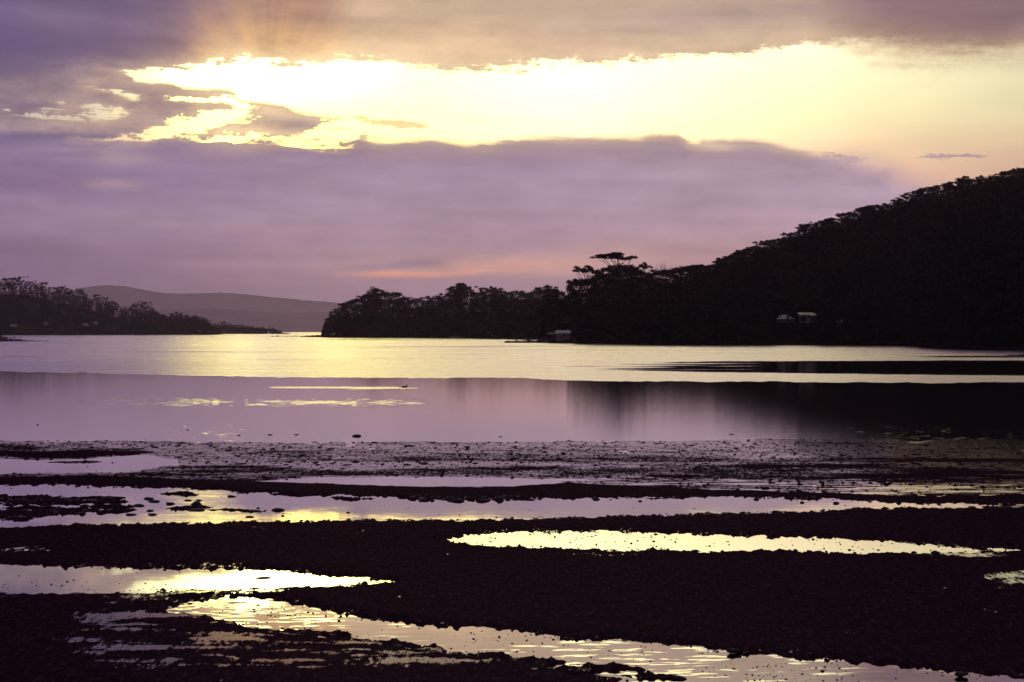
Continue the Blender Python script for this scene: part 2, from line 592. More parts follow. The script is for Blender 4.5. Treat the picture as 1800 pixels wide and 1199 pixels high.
def mud_material(name):
    m = bpy.data.materials.new(name)
    m.use_nodes = True
    t = m.node_tree
    p = t.nodes['Principled BSDF']
    X.nt = t
    geo = t.nodes.new('ShaderNodeNewGeometry')
    pos = X(geo.outputs['Position'])
    sp = t.nodes.new('ShaderNodeSeparateXYZ')
    t.links.new(pos.s, sp.inputs[0])
    px, py = X(sp.outputs[0]), X(sp.outputs[1])
    n1 = noise(pos, 6.0, 5, .65)
    n2 = noise(combine(px * 17.0, py * 3.6, 1.0), 1, 4, .75)
    n3 = noise(combine(px * .25, py * .5, 0.0), 1, 4, .6)
    c = cmix(sstep(n1, .35, .68), (.050, .013, .030), (.022, .006, .015))
    c = cmix(sstep(n3, .4, .7), c, (.030, .010, .020))
    c = cmix(sstep(n2, .50, .68) * .8, c, (.12, .052, .084))
    # film of water standing in the grain: small flat glints where the mud is barely out of the water
    at = t.nodes.new('ShaderNodeAttribute')
    at.attribute_name = 'wet'
    wet = X(at.outputs['Fac'])
    gn = noise(combine(px * 11.0, py * 2.2, 0.0), 1, 4, .75)
    gm = noise(combine(px * .9, py * .8, 3.0), 1, 4, .65)
    thr = .5 + (1.0 - wet * 2.0) * .15 + sstep(wet, .16, .02) * .2
    fz = sstep(py, 33.0, 42.0) * .07 + .03
    film = sstep(gn * .62 + gm * .38 - thr, fz * -1.0, fz)
    ns = t.nodes.new('ShaderNodeSeparateXYZ')
    t.links.new(geo.outputs['True Normal'], ns.inputs[0])
    far_ = sstep(py, 30.0, 40.0)
    film = film * sstep(X(ns.outputs[2]), .975 + far_ * .020, .994 + far_ * .0054)          # water lies only where the mud is level
    b = t.nodes.new('ShaderNodeBump')
    b.inputs['Distance'].default_value = .012
    b.inputs['Strength'].default_value = .5
    hh = n1 * .6 + n2 * .7
    t.links.new(hh.s, b.inputs['Height'])
    t.nodes.remove(p)
    df = t.nodes.new('ShaderNodeBsdfDiffuse')
    t.links.new(c.s, df.inputs['Color'])
    t.links.new(b.outputs[0], df.inputs['Normal'])
    gl = t.nodes.new('ShaderNodeBsdfGlossy')
    gl.inputs['Roughness'].default_value = .30
    t.links.new(b.outputs[0], gl.inputs['Normal'])
    damp = t.nodes.new('ShaderNodeMixShader')
    damp.inputs[0].default_value = .006
    t.links.new(df.outputs[0], damp.inputs[1])
    t.links.new(gl.outputs[0], damp.inputs[2])
    g2 = t.nodes.new('ShaderNodeBsdfGlossy')
    g2.distribution = 'BECKMANN'
    g2r = sstep(px, 7.0, 14.0) * far_ * .055 + .05 + far_ * xexp(-((px + 10.0) * .32) * ((px + 10.0) * .32)) * .055
    t.links.new(g2r.s, g2.inputs['Roughness'])
    g2.inputs['Color'].default_value = (.85, .85, .85, 1)
    nrm = combine(0.0, 0.0, 1.0)
    t.links.new(nrm.s, g2.inputs['Normal'])
    fr = t.nodes.new('ShaderNodeFresnel')
    fr.inputs['IOR'].default_value = 2.0
    t.links.new(nrm.s, fr.inputs['Normal'])
    fm = film * X(fr.outputs[0])
    mx = t.nodes.new('ShaderNodeMixShader')
    t.links.new(fm.s, mx.inputs[0])
    t.links.new(damp.outputs[0], mx.inputs[1])
    t.links.new(g2.outputs[0], mx.inputs[2])
    t.links.new(mx.outputs[0], t.nodes['Material Output'].inputs['Surface'])
    return m


M_water = water_material('sea_water')
M_mud = mud_material('tidal_mud')

# ------------------------------------------------------------------ ripples on the bay (strength 0..1), by place on the water
def ripple_at(x, y):
    """x, y: where the photograph sees that place of the water"""
    def band(top, bot, soft):
        return smooth01((y - top) / soft + .5) * smooth01((bot - y) / soft + .5)
    wob = fbm(x / 160., y * 0 + 1.7, 3, 3) * 3.0 + fbm(x / 37., y / 6., 5, 2) * 1.4 + fbm(x / 11., y / 1.5, 6, 2) * 1.6
    edge = np.interp(x, [-400, 0, 250, 320, 900, 1000, 1200, 1800, 2400], [655, 655, 659, 661, 667, 670, 672, 673, 674])
    r = np.where(y < edge + wob, 1.0, 0.0) * smooth01((edge + wob - y) / 2.0)
    # paler lanes of lighter ripple further out
    lanes = .58 + .42 * smooth01((y - 628) / 8) + .25 * band(600, 607, 4) + .34 * smooth01((x - 820) / 300.)
    lanes = lanes + .22 * fbm(x / 260., y / 2.2, 71, 3)
    lanes = lanes + .10 * np.sin(y * .9 + x / 300.)
    r = r * np.clip(lanes, 0, 1.1)
    # calm lens in front of the dark hill
    lt = np.interp(x, [900, 1040, 1200, 1300, 1800, 2500], [645, 640, 634, 633, 632, 632])
    lb = np.interp(x, [900, 1040, 1200, 1300, 1800, 2500], [646, 653, 656, 657, 662, 664])
    lens = smooth01((y - lt + wob * .4) / 3) * smooth01((lb + wob * .3 - y) / 3) * np.clip(smooth01((x - 960) / 330.) + 1.3 * fbm(x / 190., y / 1.5, 72, 3) * smooth01((x - 880) / 120.) * smooth01((1400 - x) / 150.), 0, 1)
    r = r * (1 - .97 * lens)
    # thin calm lane out by the right shore
    lane = np.exp(-((y - 627 + wob * .2) / 1.6) ** 2) * smooth01((x - 1560) / 120.)
    r = r * (1 - .8 * lane)
    # narrow breeze line across the calm, sparse glitter below it
    s = np.exp(-((y - 707 - wob * .5) / 7.0) ** 2) * smooth01((x - 60) / 240) * smooth01((790 - x) / 120)
    r = np.maximum(r, s * .60 * np.clip(.45 + 2.6 * fbm(x / 9., y / 1.1, 9, 3) + .9 * fbm(x / 90., y / 3., 19, 2) + .5 * np.exp(-((x - 335) / 40.) ** 2), 0, 2))
    # wake of the swimming bird
    wk = np.exp(-((y - 681.5 - (x - 700) * .002) / 1.4) ** 2) * smooth01((x - 462) / 30) * smooth01((712 - x) / 20)
    r = np.maximum(r, wk * .9)
    wk2 = np.exp(-((y - 684 + (x - 600) * .012) / 1.0) ** 2) * smooth01((x - 590) / 40) * smooth01((738 - x) / 10)
    r = np.maximum(r, wk2 * .5)
    # a breath of air over the shallows
    sh = smooth01((y - 725) / 40.) * np.clip(fbm(x / 12., y / 1.2, 21, 3) * 2.6 - .45, 0, 1) * smooth01((790 - y) / 15)
    r = np.maximum(r, sh * (.10 + .55 * np.exp(-((x - 350) / 110.) ** 2) + .22 * smooth01((x - 1380) / 200.)))
    return np.clip(r, 0, 1.1)


def set_attr(me, name, vals):
    a = me.attributes.new(name, 'FLOAT', 'POINT')
    a.data.foreach_set('value', np.asarray(vals, dtype=np.float32).ravel())


def water_sheet(name, rows, cols_, rip):
    yy, xx = np.meshgrid(rows, cols_, indexing='ij')
    gx, gy = ground(xx, yy)
    v = np.stack([gx, gy, np.zeros_like(gx)], -1).reshape(-1, 3)
    me = mesh_from(name, v, grid_faces(len(rows), len(cols_))[:, ::-1], M_water, True)
    set_attr(me, 'ripple', rip(xx, yy))
    set_attr(me, 'still', smooth01((yy - 770) / 90.))
    o = link(name, me)
    o['kind'] = 'structure'
    return o

cols_w = np.concatenate([[-1500, -1000], np.arange(-700, 2501, 9.0), [2800, 3300]])
rows_w = np.concatenate([[HOR + .46, HOR + .7, HOR + 1, HOR + 2, HOR + 3], np.arange(HOR + 4, 800, .45), np.arange(800, 1300, 2.0), np.geomspace(1300, 6000, 20)])


def rip_all(x, y):
    r = ripple_at(x, y)
    # the shallow pools: still, with faint wavelets in the nearest one
    near = smooth01((y - 1080) / 60.) * .045
    p1 = smooth01((y - 780) / 20.) * smooth01((930 - y) / 20.) * (.02 + .10 * np.exp(-((x - 345) / 60.) ** 2))
    wetzone = smooth01((y - 772) / 6.) * smooth01((874 - y) / 6.) * (.015 + .16 * smooth01((x - 1300) / 350.))
    return np.maximum(np.where(y > 790, 0, r), np.maximum(np.maximum(near, p1), wetzone))


water_sheet('water', rows_w, cols_w, rip_all)

# ------------------------------------------------------------------ the tidal flat
def I(x, L):
    xs, ys = zip(*L)
    return np.interp(x, xs, ys)


def flat_height(x, y):
    """mud level in metres at the place seen at x, y"""
    X_, Y_ = ground(x, y)
    e = (fbm(x / 90., y / 18., 11, 4) * 5.0 + fbm(x / 22., y / 6., 12, 3) * 2.2) * np.clip((y - 700) / 300., .25, 1.3)
    yw = y + e

    def pool(top, bot, w, depth=1.0):
        k = np.minimum(yw - I(x, top), I(x, bot) - yw) / w
        return np.where(k > 0, np.clip(k, 0, 1) * depth, np.clip(k, -1.2, 0))
    # C: how much of the ground is under water or a film of it, in the wet ground beyond the first bank
    C = np.ones_like(x)
    yz = y + fbm(x / 120., y / 9., 14, 4) * 2.6 + fbm(x / 30., y / 3., 15, 3) * 1.3

    def strip(C, top, bot, st, sb, dark):
        k = smooth01((yz - I(x, top)) / st + .5) * smooth01((I(x, bot) - yz) / sb + .5)
        return C * (1 - dark * k)
    C = strip(C, [(-400, 775), (270, 779), (500, 781), (900, 781), (1400, 776), (2300, 775)], [(-400, 783), (200, 783), (300, 806), (2300, 806)], 15, 6, .27)
    C = strip(C, [(-400, 780), (0, 782), (150, 783), (240, 788), (275, 796), (300, 830), (2300, 830)], [(-400, 808), (0, 803), (60, 807), (150, 805), (220, 800), (275, 794), (300, 760), (2300, 760)], 7, 3, .72)
    C = strip(C, [(-400, 792), (60, 794), (150, 791), (270, 795), (300, 830), (2300, 830)], [(-400, 806), (60, 806), (150, 804), (220, 800), (275, 796), (300, 760), (2300, 760)], 5, 3, .9)
    C = strip(C, [(-400, 840), (60, 815), (100, 811), (160, 810), (190, 813), (230, 840), (2300, 840)], [(-400, 790), (60, 811), (100, 813), (160, 813), (190, 811), (230, 780), (2300, 780)], 1.5, 1.5, .9)
    C = strip(C, [(-400, 830), (350, 810), (390, 796), (520, 792), (800, 796), (1000, 801), (1200, 805), (1800, 804), (2300, 804)], [(-400, 780), (350, 790), (420, 801), (520, 806), (800, 809), (900, 808), (1200, 822), (1500, 822), (1800, 819), (2300, 818)], 7, 7, .70)
    C = strip(C, [(-400, 835), (0, 835), (200, 832), (300, 821), (420, 819), (600, 825), (800, 824), (900, 818), (1200, 822), (1500, 818), (1800, 826), (2300, 826)], [(-400, 856), (200, 854), (300, 852), (440, 846), (560, 838), (800, 838), (950, 840), (1200, 839), (1500, 850), (1800, 850), (2300, 850)], 6, 4, .80)
    C = strip(C, [(-400, 805), (300, 806), (2300, 806)], [(-400, 700), (280, 700), (320, 832), (2300, 845)], 5, 5, .38)
    C = strip(C, [(-400, 836), (0, 840), (220, 838), (330, 845), (450, 847), (600, 853), (800, 857), (900, 857), (1000, 850), (1100, 853), (1250, 862), (1500, 869), (1650, 874), (1800, 869), (2300, 868)],
              [(-400, 2000), (2300, 2000)], 4, 5, 1.0)
    lines = smooth01((x - 950) / 200.) * smooth01((yz - 832) / 5) * np.clip(fbm(x / 70., y / 1.7, 16, 3) * 2.4 + .1, 0, 1)
    C = np.clip(C * (1 - .75 * lines), 0, 1)
    m = np.clip((C - .40) * 1.15, -1.2, 1)
    m = np.where(C < .1, np.minimum(m, -1 + C * 4), m)
    m = np.where(C > .97, 1.0, m)
    Cfar = C
    # long first pool
    p1 = pool([(-400, 850), (0, 852), (150, 853), (300, 858), (450, 866), (650, 873), (800, 880), (900, 878), (1100, 876), (1300, 874), (1500, 880), (1650, 887), (1800, 888), (2300, 890)],
              [(-400, 938), (0, 931), (150, 924), (300, 921), (500, 918), (700, 915), (1000, 911), (1200, 904), (1400, 899), (1600, 893), (1800, 889), (2300, 884)], 6)
    for (cx, cy, aa, bb, sl) in [(20, 877, 110, 5.5, 0), (90, 884, 100, 4, -.02), (165, 876, 60, 2.5, 0), (185, 882, 40, 2, 0), (30, 904, 130, 8, -.05), (120, 899, 80, 5, -.05), (205, 898, 40, 3, -.03),
                             (195, 890, 50, 2.2, .0), (60, 893, 60, 2, 0), (-200, 893, 180, 16, 0), (330, 894, 45, 1.6, -.03), (400, 897, 60, 1.4, .03), (320, 868, 40, 1.2, 0), (520, 869, 60, 1.5, .02), (610, 876, 40, 1.5, .02)]:
        k = 1 - ((x - cx) / aa) ** 2 - ((y + fbm(x / 25., y / 3., 33, 3) * 3.4 - cy - sl * (x - cx)) / bb) ** 2
        p1 = np.where(k > -1.0, np.minimum(p1, -k * 1.0), p1)
    m = np.maximum(m, p1)
    # second pool at the right
    m = np.maximum(m, pool([(-400, 1000), (740, 950), (780, 946), (830, 941), (900, 936), (1050, 934), (1200, 938), (1400, 944), (1600, 955), (1780, 967), (2300, 1000)],
                           [(-400, 900), (740, 946), (780, 948), (820, 954), (900, 960), (1050, 965), (1200, 968), (1450, 970), (1650, 972), (1780, 969), (2300, 960)], 6))
    m = np.maximum(m, pool([(-400, 960), (0, 964), (80, 968), (200, 1000), (2300, 1000)], [(-400, 976), (0, 973), (80, 969), (200, 940), (2300, 940)], 8, .2))
    # third pool at the left
    m = np.maximum(m, pool([(-400, 990), (0, 993), (150, 997), (300, 1000), (450, 1003), (600, 1013), (700, 1024), (730, 1070), (2300, 1070)],
                           [(-400, 1044), (0, 1041), (100, 1043), (250, 1041), (350, 1038), (500, 1033), (600, 1030), (700, 1023), (730, 980), (2300, 980)], 6))
    # fourth pool, running out at the bottom right
    p4 = pool([(-400, 1300), (270, 1080), (310, 1064), (400, 1049), (480, 1054), (560, 1070), (650, 1084), (750, 1096), (900, 1113), (1000, 1124), (1150, 1131), (1300, 1146), (1500, 1161), (1650, 1176), (1800, 1192), (2300, 1240)],
              [(-400, 1000), (270, 1074), (330, 1082), (420, 1098), (550, 1117), (700, 1134), (850, 1152), (950, 1168), (1020, 1190), (1150, 1215), (1500, 1240), (2300, 1400)], 9)
    m = np.maximum(m, p4)
    # half-drained ground at the lower left: coverage by a thin film, dark tapering ridges across it
    st = smooth01((y - 1036) / 14) * smooth01((1192 - y) / 30) * smooth01((x - I(y, [(1030, 200), (1060, 120), (1100, 40), (1190, 60)])) / 160) * smooth01((I(y, [(1030, 560), (1060, 430), (1110, 640), (1190, 1100)]) - x) / 120)
    cov = st * np.clip(.34 + 1.1 * fbm(x / 130., y / 8., 41, 4) + .22 * smooth01((x - 480) / 250.) * smooth01((y - 1100) / 30), 0, .9)
    for (cx, cy, a, b) in [(390, 1163, 60, 3), (545, 1180, 34, 3), (510, 1150, 60, 3), (170, 1090, 60, 3), (230, 1102, 90, 3), (640, 1158, 50, 3), (690, 1172, 60, 4), (300, 1044, 120, 5), (430, 1043, 90, 5), (270, 1083, 60, 5), (380, 1120, 60, 3)]:
        k = 1 - ((x - cx) / a) ** 2 - ((yw - cy) / b) ** 2
        cov = np.maximum(cov, .62 * np.clip(k + .2, 0, 1))
    cov = np.maximum(cov, .60 * np.clip(1.15 - ((x - 1815) / 90.) ** 2 - ((yw - 1018) / 16.) ** 2, 0, 1))
    cov = np.maximum(cov, .50 * np.clip(1.1 - ((x - 1700) / 110.) ** 2 - ((yw - 978) / 8.) ** 2, 0, 1))
    cov = np.maximum(cov, .45 * np.clip(1.1 - ((x - 30) / 70.) ** 2 - ((yw - 968) / 7.) ** 2, 0, 1))
    isl = np.zeros_like(x)
    for (cx, cy, a, b, sl) in [(410, 1107, 70, 4, .08), (470, 1119, 60, 4, .1), (555, 1114, 60, 3.5, .06), (610, 1127, 70, 5, .08), (690, 1135, 50, 5, .06), (585, 1143, 60, 4, .05), (700, 1147, 70, 4, .05), (520, 1130, 60, 3, .05),
                               (800, 1160, 60, 4, .05), (860, 1152, 40, 3, .05), (900, 1163, 50, 3.5, .06), (955, 1163, 40, 4, .05), (880, 1176, 70, 4, .04), (1010, 1180, 40, 4, .06), (1080, 1176, 55, 5, .03), (1150, 1190, 60, 6, .03), (790, 1178, 70, 4, .03), (1000, 1194, 120, 6, .02)]:
        k = 1 - ((x - cx) / a) ** 2 - ((y + fbm(x / 28., y / 5., 43, 3) * 4.5 - cy - sl * (x - cx)) / b) ** 2
        isl = np.maximum(isl, smooth01(k + .55))
    m = np.where(isl > .02, np.minimum(m, .9 - isl * 1.35), m)
    cov = cov * (1 - isl)
    m = np.clip(m, -1.2, 1)
    nearz = smooth01((y - 866) / 10.)
    h = np.where(m < 0, -.040 * m, -.05 * m)
    # relief of the mud itself
    n = fbm(X_ * .5, Y_ * .3, 51, 3) * .014 * nearz + fbm(X_ * 4.0, Y_ * 1.6, 52, 3) * .010 + fbm(X_ * 16., Y_ * 6., 53, 2, .6) * .006
    edge = np.clip(1.0 - np.abs(m) / 1.15, 0, 1)
    lumps = np.clip(vnoise(X_ * 9., Y_ * 3.3, 61) - .2, 0, 1) * .11 + np.clip(vnoise(X_ * 21., Y_ * 7., 62) - .24, 0, 1) * .10
    n = n + (fbm(X_ * 7.0, Y_ * 2.6, 54, 3, .6) * .048 + fbm(X_ * 1.6, Y_ * .7, 55, 3) * .030 + lumps * 1.2) * edge
    h = h + n
    part = smooth01((Cfar - .03) / .10) * smooth01((.985 - Cfar) / .03) * (1 - nearz)
    hz_ = .013 * (1 - Cfar) + .002 + fbm(X_ * .9, Y_ * .30, 66, 3) * .011 + np.clip(vnoise(X_ * 8., Y_ * 2.6, 61) - .34, 0, 1) * .22 + np.clip(vnoise(X_ * 17., Y_ * 4.6, 62) - .36, 0, 1) * .16
    h = h * (1 - part) + hz_ * part
    h = np.where(m > .75, np.minimum(h, -.012), h)
    damp = np.exp(np.minimum(m, 0) / .55) * .66 * nearz * (.7 + 1.2 * fbm(x / 160., y / 14., 63, 3))
    wet = np.maximum(np.maximum(damp, cov), np.where((Cfar > .04) & (Cfar < .99), np.clip(np.where(Cfar > .22, .22, .22 * Cfar / .22) + .72 * Cfar + .5 * fbm(x / 150., y / 5., 68, 3), 0, .9), 0) * (1 - nearz))
    return h, np.clip(wet, 0, .95)


cols_m = np.concatenate([-np.geomspace(9000, 520, 16), np.arange(-480, -20, 8.0), np.arange(-20, 1820, 1.75), np.arange(1824, 2300, 8.0), np.geomspace(2340, 11000, 16)])
rows_m = np.concatenate([np.arange(764, 868, .55), np.arange(868, 880, .8), np.arange(880, 1230, 1.0), np.arange(1232, 1320, 4), np.geomspace(1325, 8000, 30)])
yy, xx = np.meshgrid(rows_m, cols_m, indexing='ij')
hh, ww = flat_height(np.clip(xx, -400, 2300), np.clip(yy, 700, 1300))
gx, gy = ground(xx, yy)
hh = np.where(yy > 1250, np.maximum(hh, .0 + (yy - 1250) / 6750 * 1.2), hh)
me = mesh_from('mudflat', np.stack([gx, gy, hh], -1).reshape(-1, 3), grid_faces(len(rows_m), len(cols_m))[:, ::-1], M_mud, True)
set_attr(me, 'wet', ww)
o = link('mudflat', me)
o['kind'] = 'structure'
# the bank the photographer stands on, behind
bx, by = np.meshgrid(np.linspace(-160, 160, 60), np.linspace(-80, 1.62, 30))
bz = np.interp(by, [-80, -10, 1.62], [3.2, 1.9, .93]) + fbm(bx * .3, by * .3, 77, 4) * .2 * (by < 1)
link('bank', mesh_from('bank', np.stack([bx, by, bz], -1).reshape(-1, 3), grid_faces(30, 60), M_hill, True))['kind'] = 'structure'

# ------------------------------------------------------------------ land: traced skylines, each at its own distance
SKY_RIGHT = [(530, 590), (548, 589), (566, 584), (574, 562), (588, 553), (592, 541), (605, 534), (622, 528), (640, 520), (648, 514), (656, 506), (668, 514), (680, 516), (694, 514), (704, 521), (718, 523), (735, 527), (746, 530),
             (752, 522), (765, 521), (780, 518), (795, 508), (808, 501), (822, 503), (832, 515), (842, 512), (860, 506), (872, 506), (885, 514), (893, 518), (905, 512), (918, 512), (930, 518), (938, 512), (955, 505), (968, 506), (980, 512),
             (992, 512), (998, 497), (1010, 492), (1028, 490), (1050, 480), (1060, 476), (1075, 470), (1090, 463), (1110, 463), (1122, 472), (1135, 481), (1148, 478), (1165, 474), (1185, 476), (1205, 470), (1228, 466), (1245, 466), (1262, 458),
             (1280, 450), (1300, 441), (1320, 438), (1340, 426), (1365, 422), (1382, 418), (1400, 405), (1420, 396), (1445, 388), (1460, 385), (1482, 379), (1500, 371), (1520, 363), (1545, 362), (1568, 356), (1590, 344), (1612, 332),
             (1635, 331), (1655, 325), (1680, 320), (1700, 313), (1725, 312), (1750, 307), (1775, 300), (1800, 296), (2000, 250), (2300, 210), (2700, 190)]
SKY_LEFT = [(-800, 440), (-400, 462), (-100, 485), (0, 491), (15, 488), (35, 487), (52, 490), (66, 493), (76, 496), (92, 503), (100, 507), (112, 501), (122, 506), (130, 511), (142, 506), (152, 517), (165, 520), (175, 519), (186, 522), (196, 529),
            (205, 531), (220, 536), (228, 541), (238, 531), (247, 527), (258, 531), (268, 539), (280, 549), (286, 547), (292, 553), (300, 550), (312, 545), (322, 552), (335, 551), (350, 555), (358, 556), (366, 564), (378, 574), (386, 586), (392, 590)]
SKY_MID = [(360, 572), (376, 568), (390, 565), (402, 566), (412, 570), (422, 569), (432, 571), (445, 572), (458, 574), (470, 575), (480, 575), (490, 579), (498, 582), (506, 586), (512, 588)]


def dist_of_row(y):
    return EYE * F / (y - HOR)


class Land:
    def __init__(self, sky, shore, ridge, tree_h, smoothing, x0, x1, back):
        self.sky, self.shore_rows, self.ridge_l = sky, shore, ridge
        self.th, self.x0, self.x1, self.back = tree_h, x0, x1, back
        xs = np.arange(x0 - 100, x1 + 101, 4.0)
        y = I(xs, sky)
        k = max(1, int(smoothing / 4))
        ker = np.ones(2 * k + 1) / (2 * k + 1)
        ys = np.convolve(np.pad(y, k, mode='edge'), ker, 'valid')
        self._xs, self._ys = xs, np.maximum(ys, y)

    def top(self, x): return I(x, self.sky)
    def ds(self, x): return dist_of_row(I(x, self.shore_rows))
    def dr(self, x): return I(x, self.ridge_l)
    def tree(self, x): return I(x, self.th)

    def z(self, x, d):
        x = np.asarray(x, float)
        d = np.asarray(d, float)
        ds, dr = self.ds(x), self.dr(x)
        g = np.interp(x, self._xs, self._ys) + self.tree(x) / dr * F
        zr = np.maximum(EYE + (HOR - g) / F * dr, 1.2)
        zr = np.where(I(x, self.sky) > 586.5, .9, zr)
        t = (d - ds) / np.maximum(dr - ds, 5)
        bank = np.minimum(.7 + 0 * zr, zr)
        X_ = (x - 900) / F * d
        z = bank * smooth01((d - ds + 3) / 6.0) - .5 * (1 - smooth01((d - ds + 3) / 3.0)) + (zr - bank) * np.clip(t, 0, 1) ** .95
        z = np.where(t > 1, zr - np.clip(d - dr, 0, None) * .02, z)
        z = z + fbm(X_ * .06, d * .06, 5, 3) * .5 * smooth01(t * 6)
        fall = smooth01((d - dr - self.back) / 120.)
        return z * (1 - fall) - 1.5 * fall

    def build(self, name, mat, step=5.0):
        xs = np.arange(self.x0, self.x1 + 1, step)
        ts = np.concatenate([[-.05, -.01], np.linspace(0, .1, 6), np.linspace(.14, 1, 22), np.linspace(1.06, 3, 14)])
        xx, tt = np.meshgrid(xs, ts)
        ds, dr = self.ds(xx), self.dr(xx)
        dd = np.where(tt < 1, ds + tt * (dr - ds), dr + (tt - 1) * .5 * (self.back + 150))
        zz = self.z(xx, dd)
        gx = (xx - 900) / F * dd
        me = mesh_from(name, np.stack([gx, dd, zz], -1).reshape(-1, 3), grid_faces(len(ts), len(xs)), mat, True)
        o = link(name, me)
        o['kind'] = 'structure'
        return o


right = Land(SKY_RIGHT,
             [(500, 592), (540, 592.6), (575, 593), (700, 593.6), (830, 594.6), (885, 595.4), (952, 597), (966, 603), (1000, 603.6), (1100, 605), (1200, 606), (1340, 606.4), (1600, 607.2), (1640, 611), (1700, 613.2), (1800, 615), (2700, 624)],
             [(500, 1262), (545, 1262), (600, 1310), (800, 1310), (950, 1130), (1000, 800), (1100, 780), (1200, 800), (1300, 900), (1400, 980), (1600, 1060), (1800, 1100), (2700, 1150)],
             [(500, 3), (570, 12), (620, 15), (980, 15), (1040, 17), (1150, 15), (1250, 11), (2700, 11)], 60, 532, 2650, 260)
left = Land(SKY_LEFT, [(-900, 588.9), (0, 588.7), (300, 588.7), (396, 588.4)], [(-900, 2650), (0, 2520), (200, 2420), (390, 2190)],
            [(-900, 20), (200, 20), (340, 15), (375, 9), (396, 2)], 60, -800, 394, 400)
mid = Land(SKY_MID, [(340, 587.2), (512, 587.1)], [(340, 3050), (512, 3000)], [(340, 15), (470, 10), (512, 2)], 30, 344, 512, 200)
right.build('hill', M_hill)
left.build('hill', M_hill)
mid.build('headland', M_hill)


def far_range(name, sky, d, depth, seed, rough):
    xs = np.arange(-1200, 1700, 3.0)
    y = I(xs, sky)
    zt = EYE + (HOR - y) / F * d
    X_ = (xs - 900) / F * d
    zt = zt + fbm(X_ / 900., X_ * 0, seed, 4) * rough * 3 + np.abs(fbm(X_ / 60., X_ * 0, seed + 5, 3)) * rough
    prof = [(-1.0, -1.0), (-.97, .02), (-.75, .30), (-.5, .55), (-.25, .82), (0, 1.0), (.3, .8), (.8, .3), (1, -.1)]
    V_ = []
    for k, (p, q) in enumerate(prof):
        dd = d + p * depth + fbm(X_ / 500., X_ * 0 + k, seed + 9, 3) * depth * .12
        zz = np.where(q < 0, -.6, zt * q * (1 + (.25 * fbm(X_ / 350., X_ * 0 + k * .9, seed + 3, 3) if 0 < q < 1 else 0)))
        V_.append(np.stack([X_, dd, zz], -1))
    me = mesh_from(name, np.array(V_).reshape(-1, 3), grid_faces(len(prof), len(xs)), M_farhill_hazed, True)
    link(name, me)['kind'] = 'structure'


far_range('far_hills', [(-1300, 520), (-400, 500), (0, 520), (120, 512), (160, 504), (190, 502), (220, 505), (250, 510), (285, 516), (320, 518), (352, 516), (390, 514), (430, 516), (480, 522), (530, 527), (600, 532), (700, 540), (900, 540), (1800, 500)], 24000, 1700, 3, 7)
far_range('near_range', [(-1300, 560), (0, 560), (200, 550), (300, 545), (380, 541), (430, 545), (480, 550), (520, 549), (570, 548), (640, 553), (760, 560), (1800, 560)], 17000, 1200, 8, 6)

# ------------------------------------------------------------------ trees
rng = np.random.default_rng(7)


def leaf_clump(c, r, n, size, flat_bottom=.35):
    """n leaf-tuft quads through an ellipsoid, denser near its top; returns n*4 verts"""
    d = rng.normal(size=(n, 3))
    d /= np.linalg.norm(d, axis=1)[:, None]
    d *= rng.uniform(.25, 1, (n, 1)) ** .5
    d[:, 2] = np.where(d[:, 2] < -flat_bottom, -flat_bottom * rng.uniform(0, 1, n), d[:, 2])
    p = np.asarray(c) + d * np.asarray(r)
    a = rng.normal(size=(n, 3))
    a[:, 2] *= .6
    a /= np.linalg.norm(a, axis=1)[:, None]
    b = np.cross(a, rng.normal(size=(n, 3)))
    b /= np.linalg.norm(b, axis=1)[:, None] + 1e-6
    s = size * rng.uniform(.6, 1.35, (n, 1))
    a, b = a * s, b * s * .62
    return np.stack([p - a, p - b * .9, p + a, p + b], 1).reshape(-1, 3)


def quads(n):
    return np.arange(n * 4, dtype=np.int32).reshape(-1, 4)


def limb(mb, p, q, r0, r1, sag=.1, n=5, seg=4):
    p, q = np.asarray(p, float), np.asarray(q, float)
    L = np.linalg.norm(q - p)
    P, R = [], []
    off = rng.normal(size=3) * L * .05
    for i in range(seg + 1):
        t = i / seg
        m = p + (q - p) * t + off * math.sin(math.pi * t)
        m[2] += -sag * L * math.sin(math.pi * t) + 0
        P.append(tuple(m))
        R.append(r0 + (r1 - r0) * t)
    mb.tube(P, R, n)


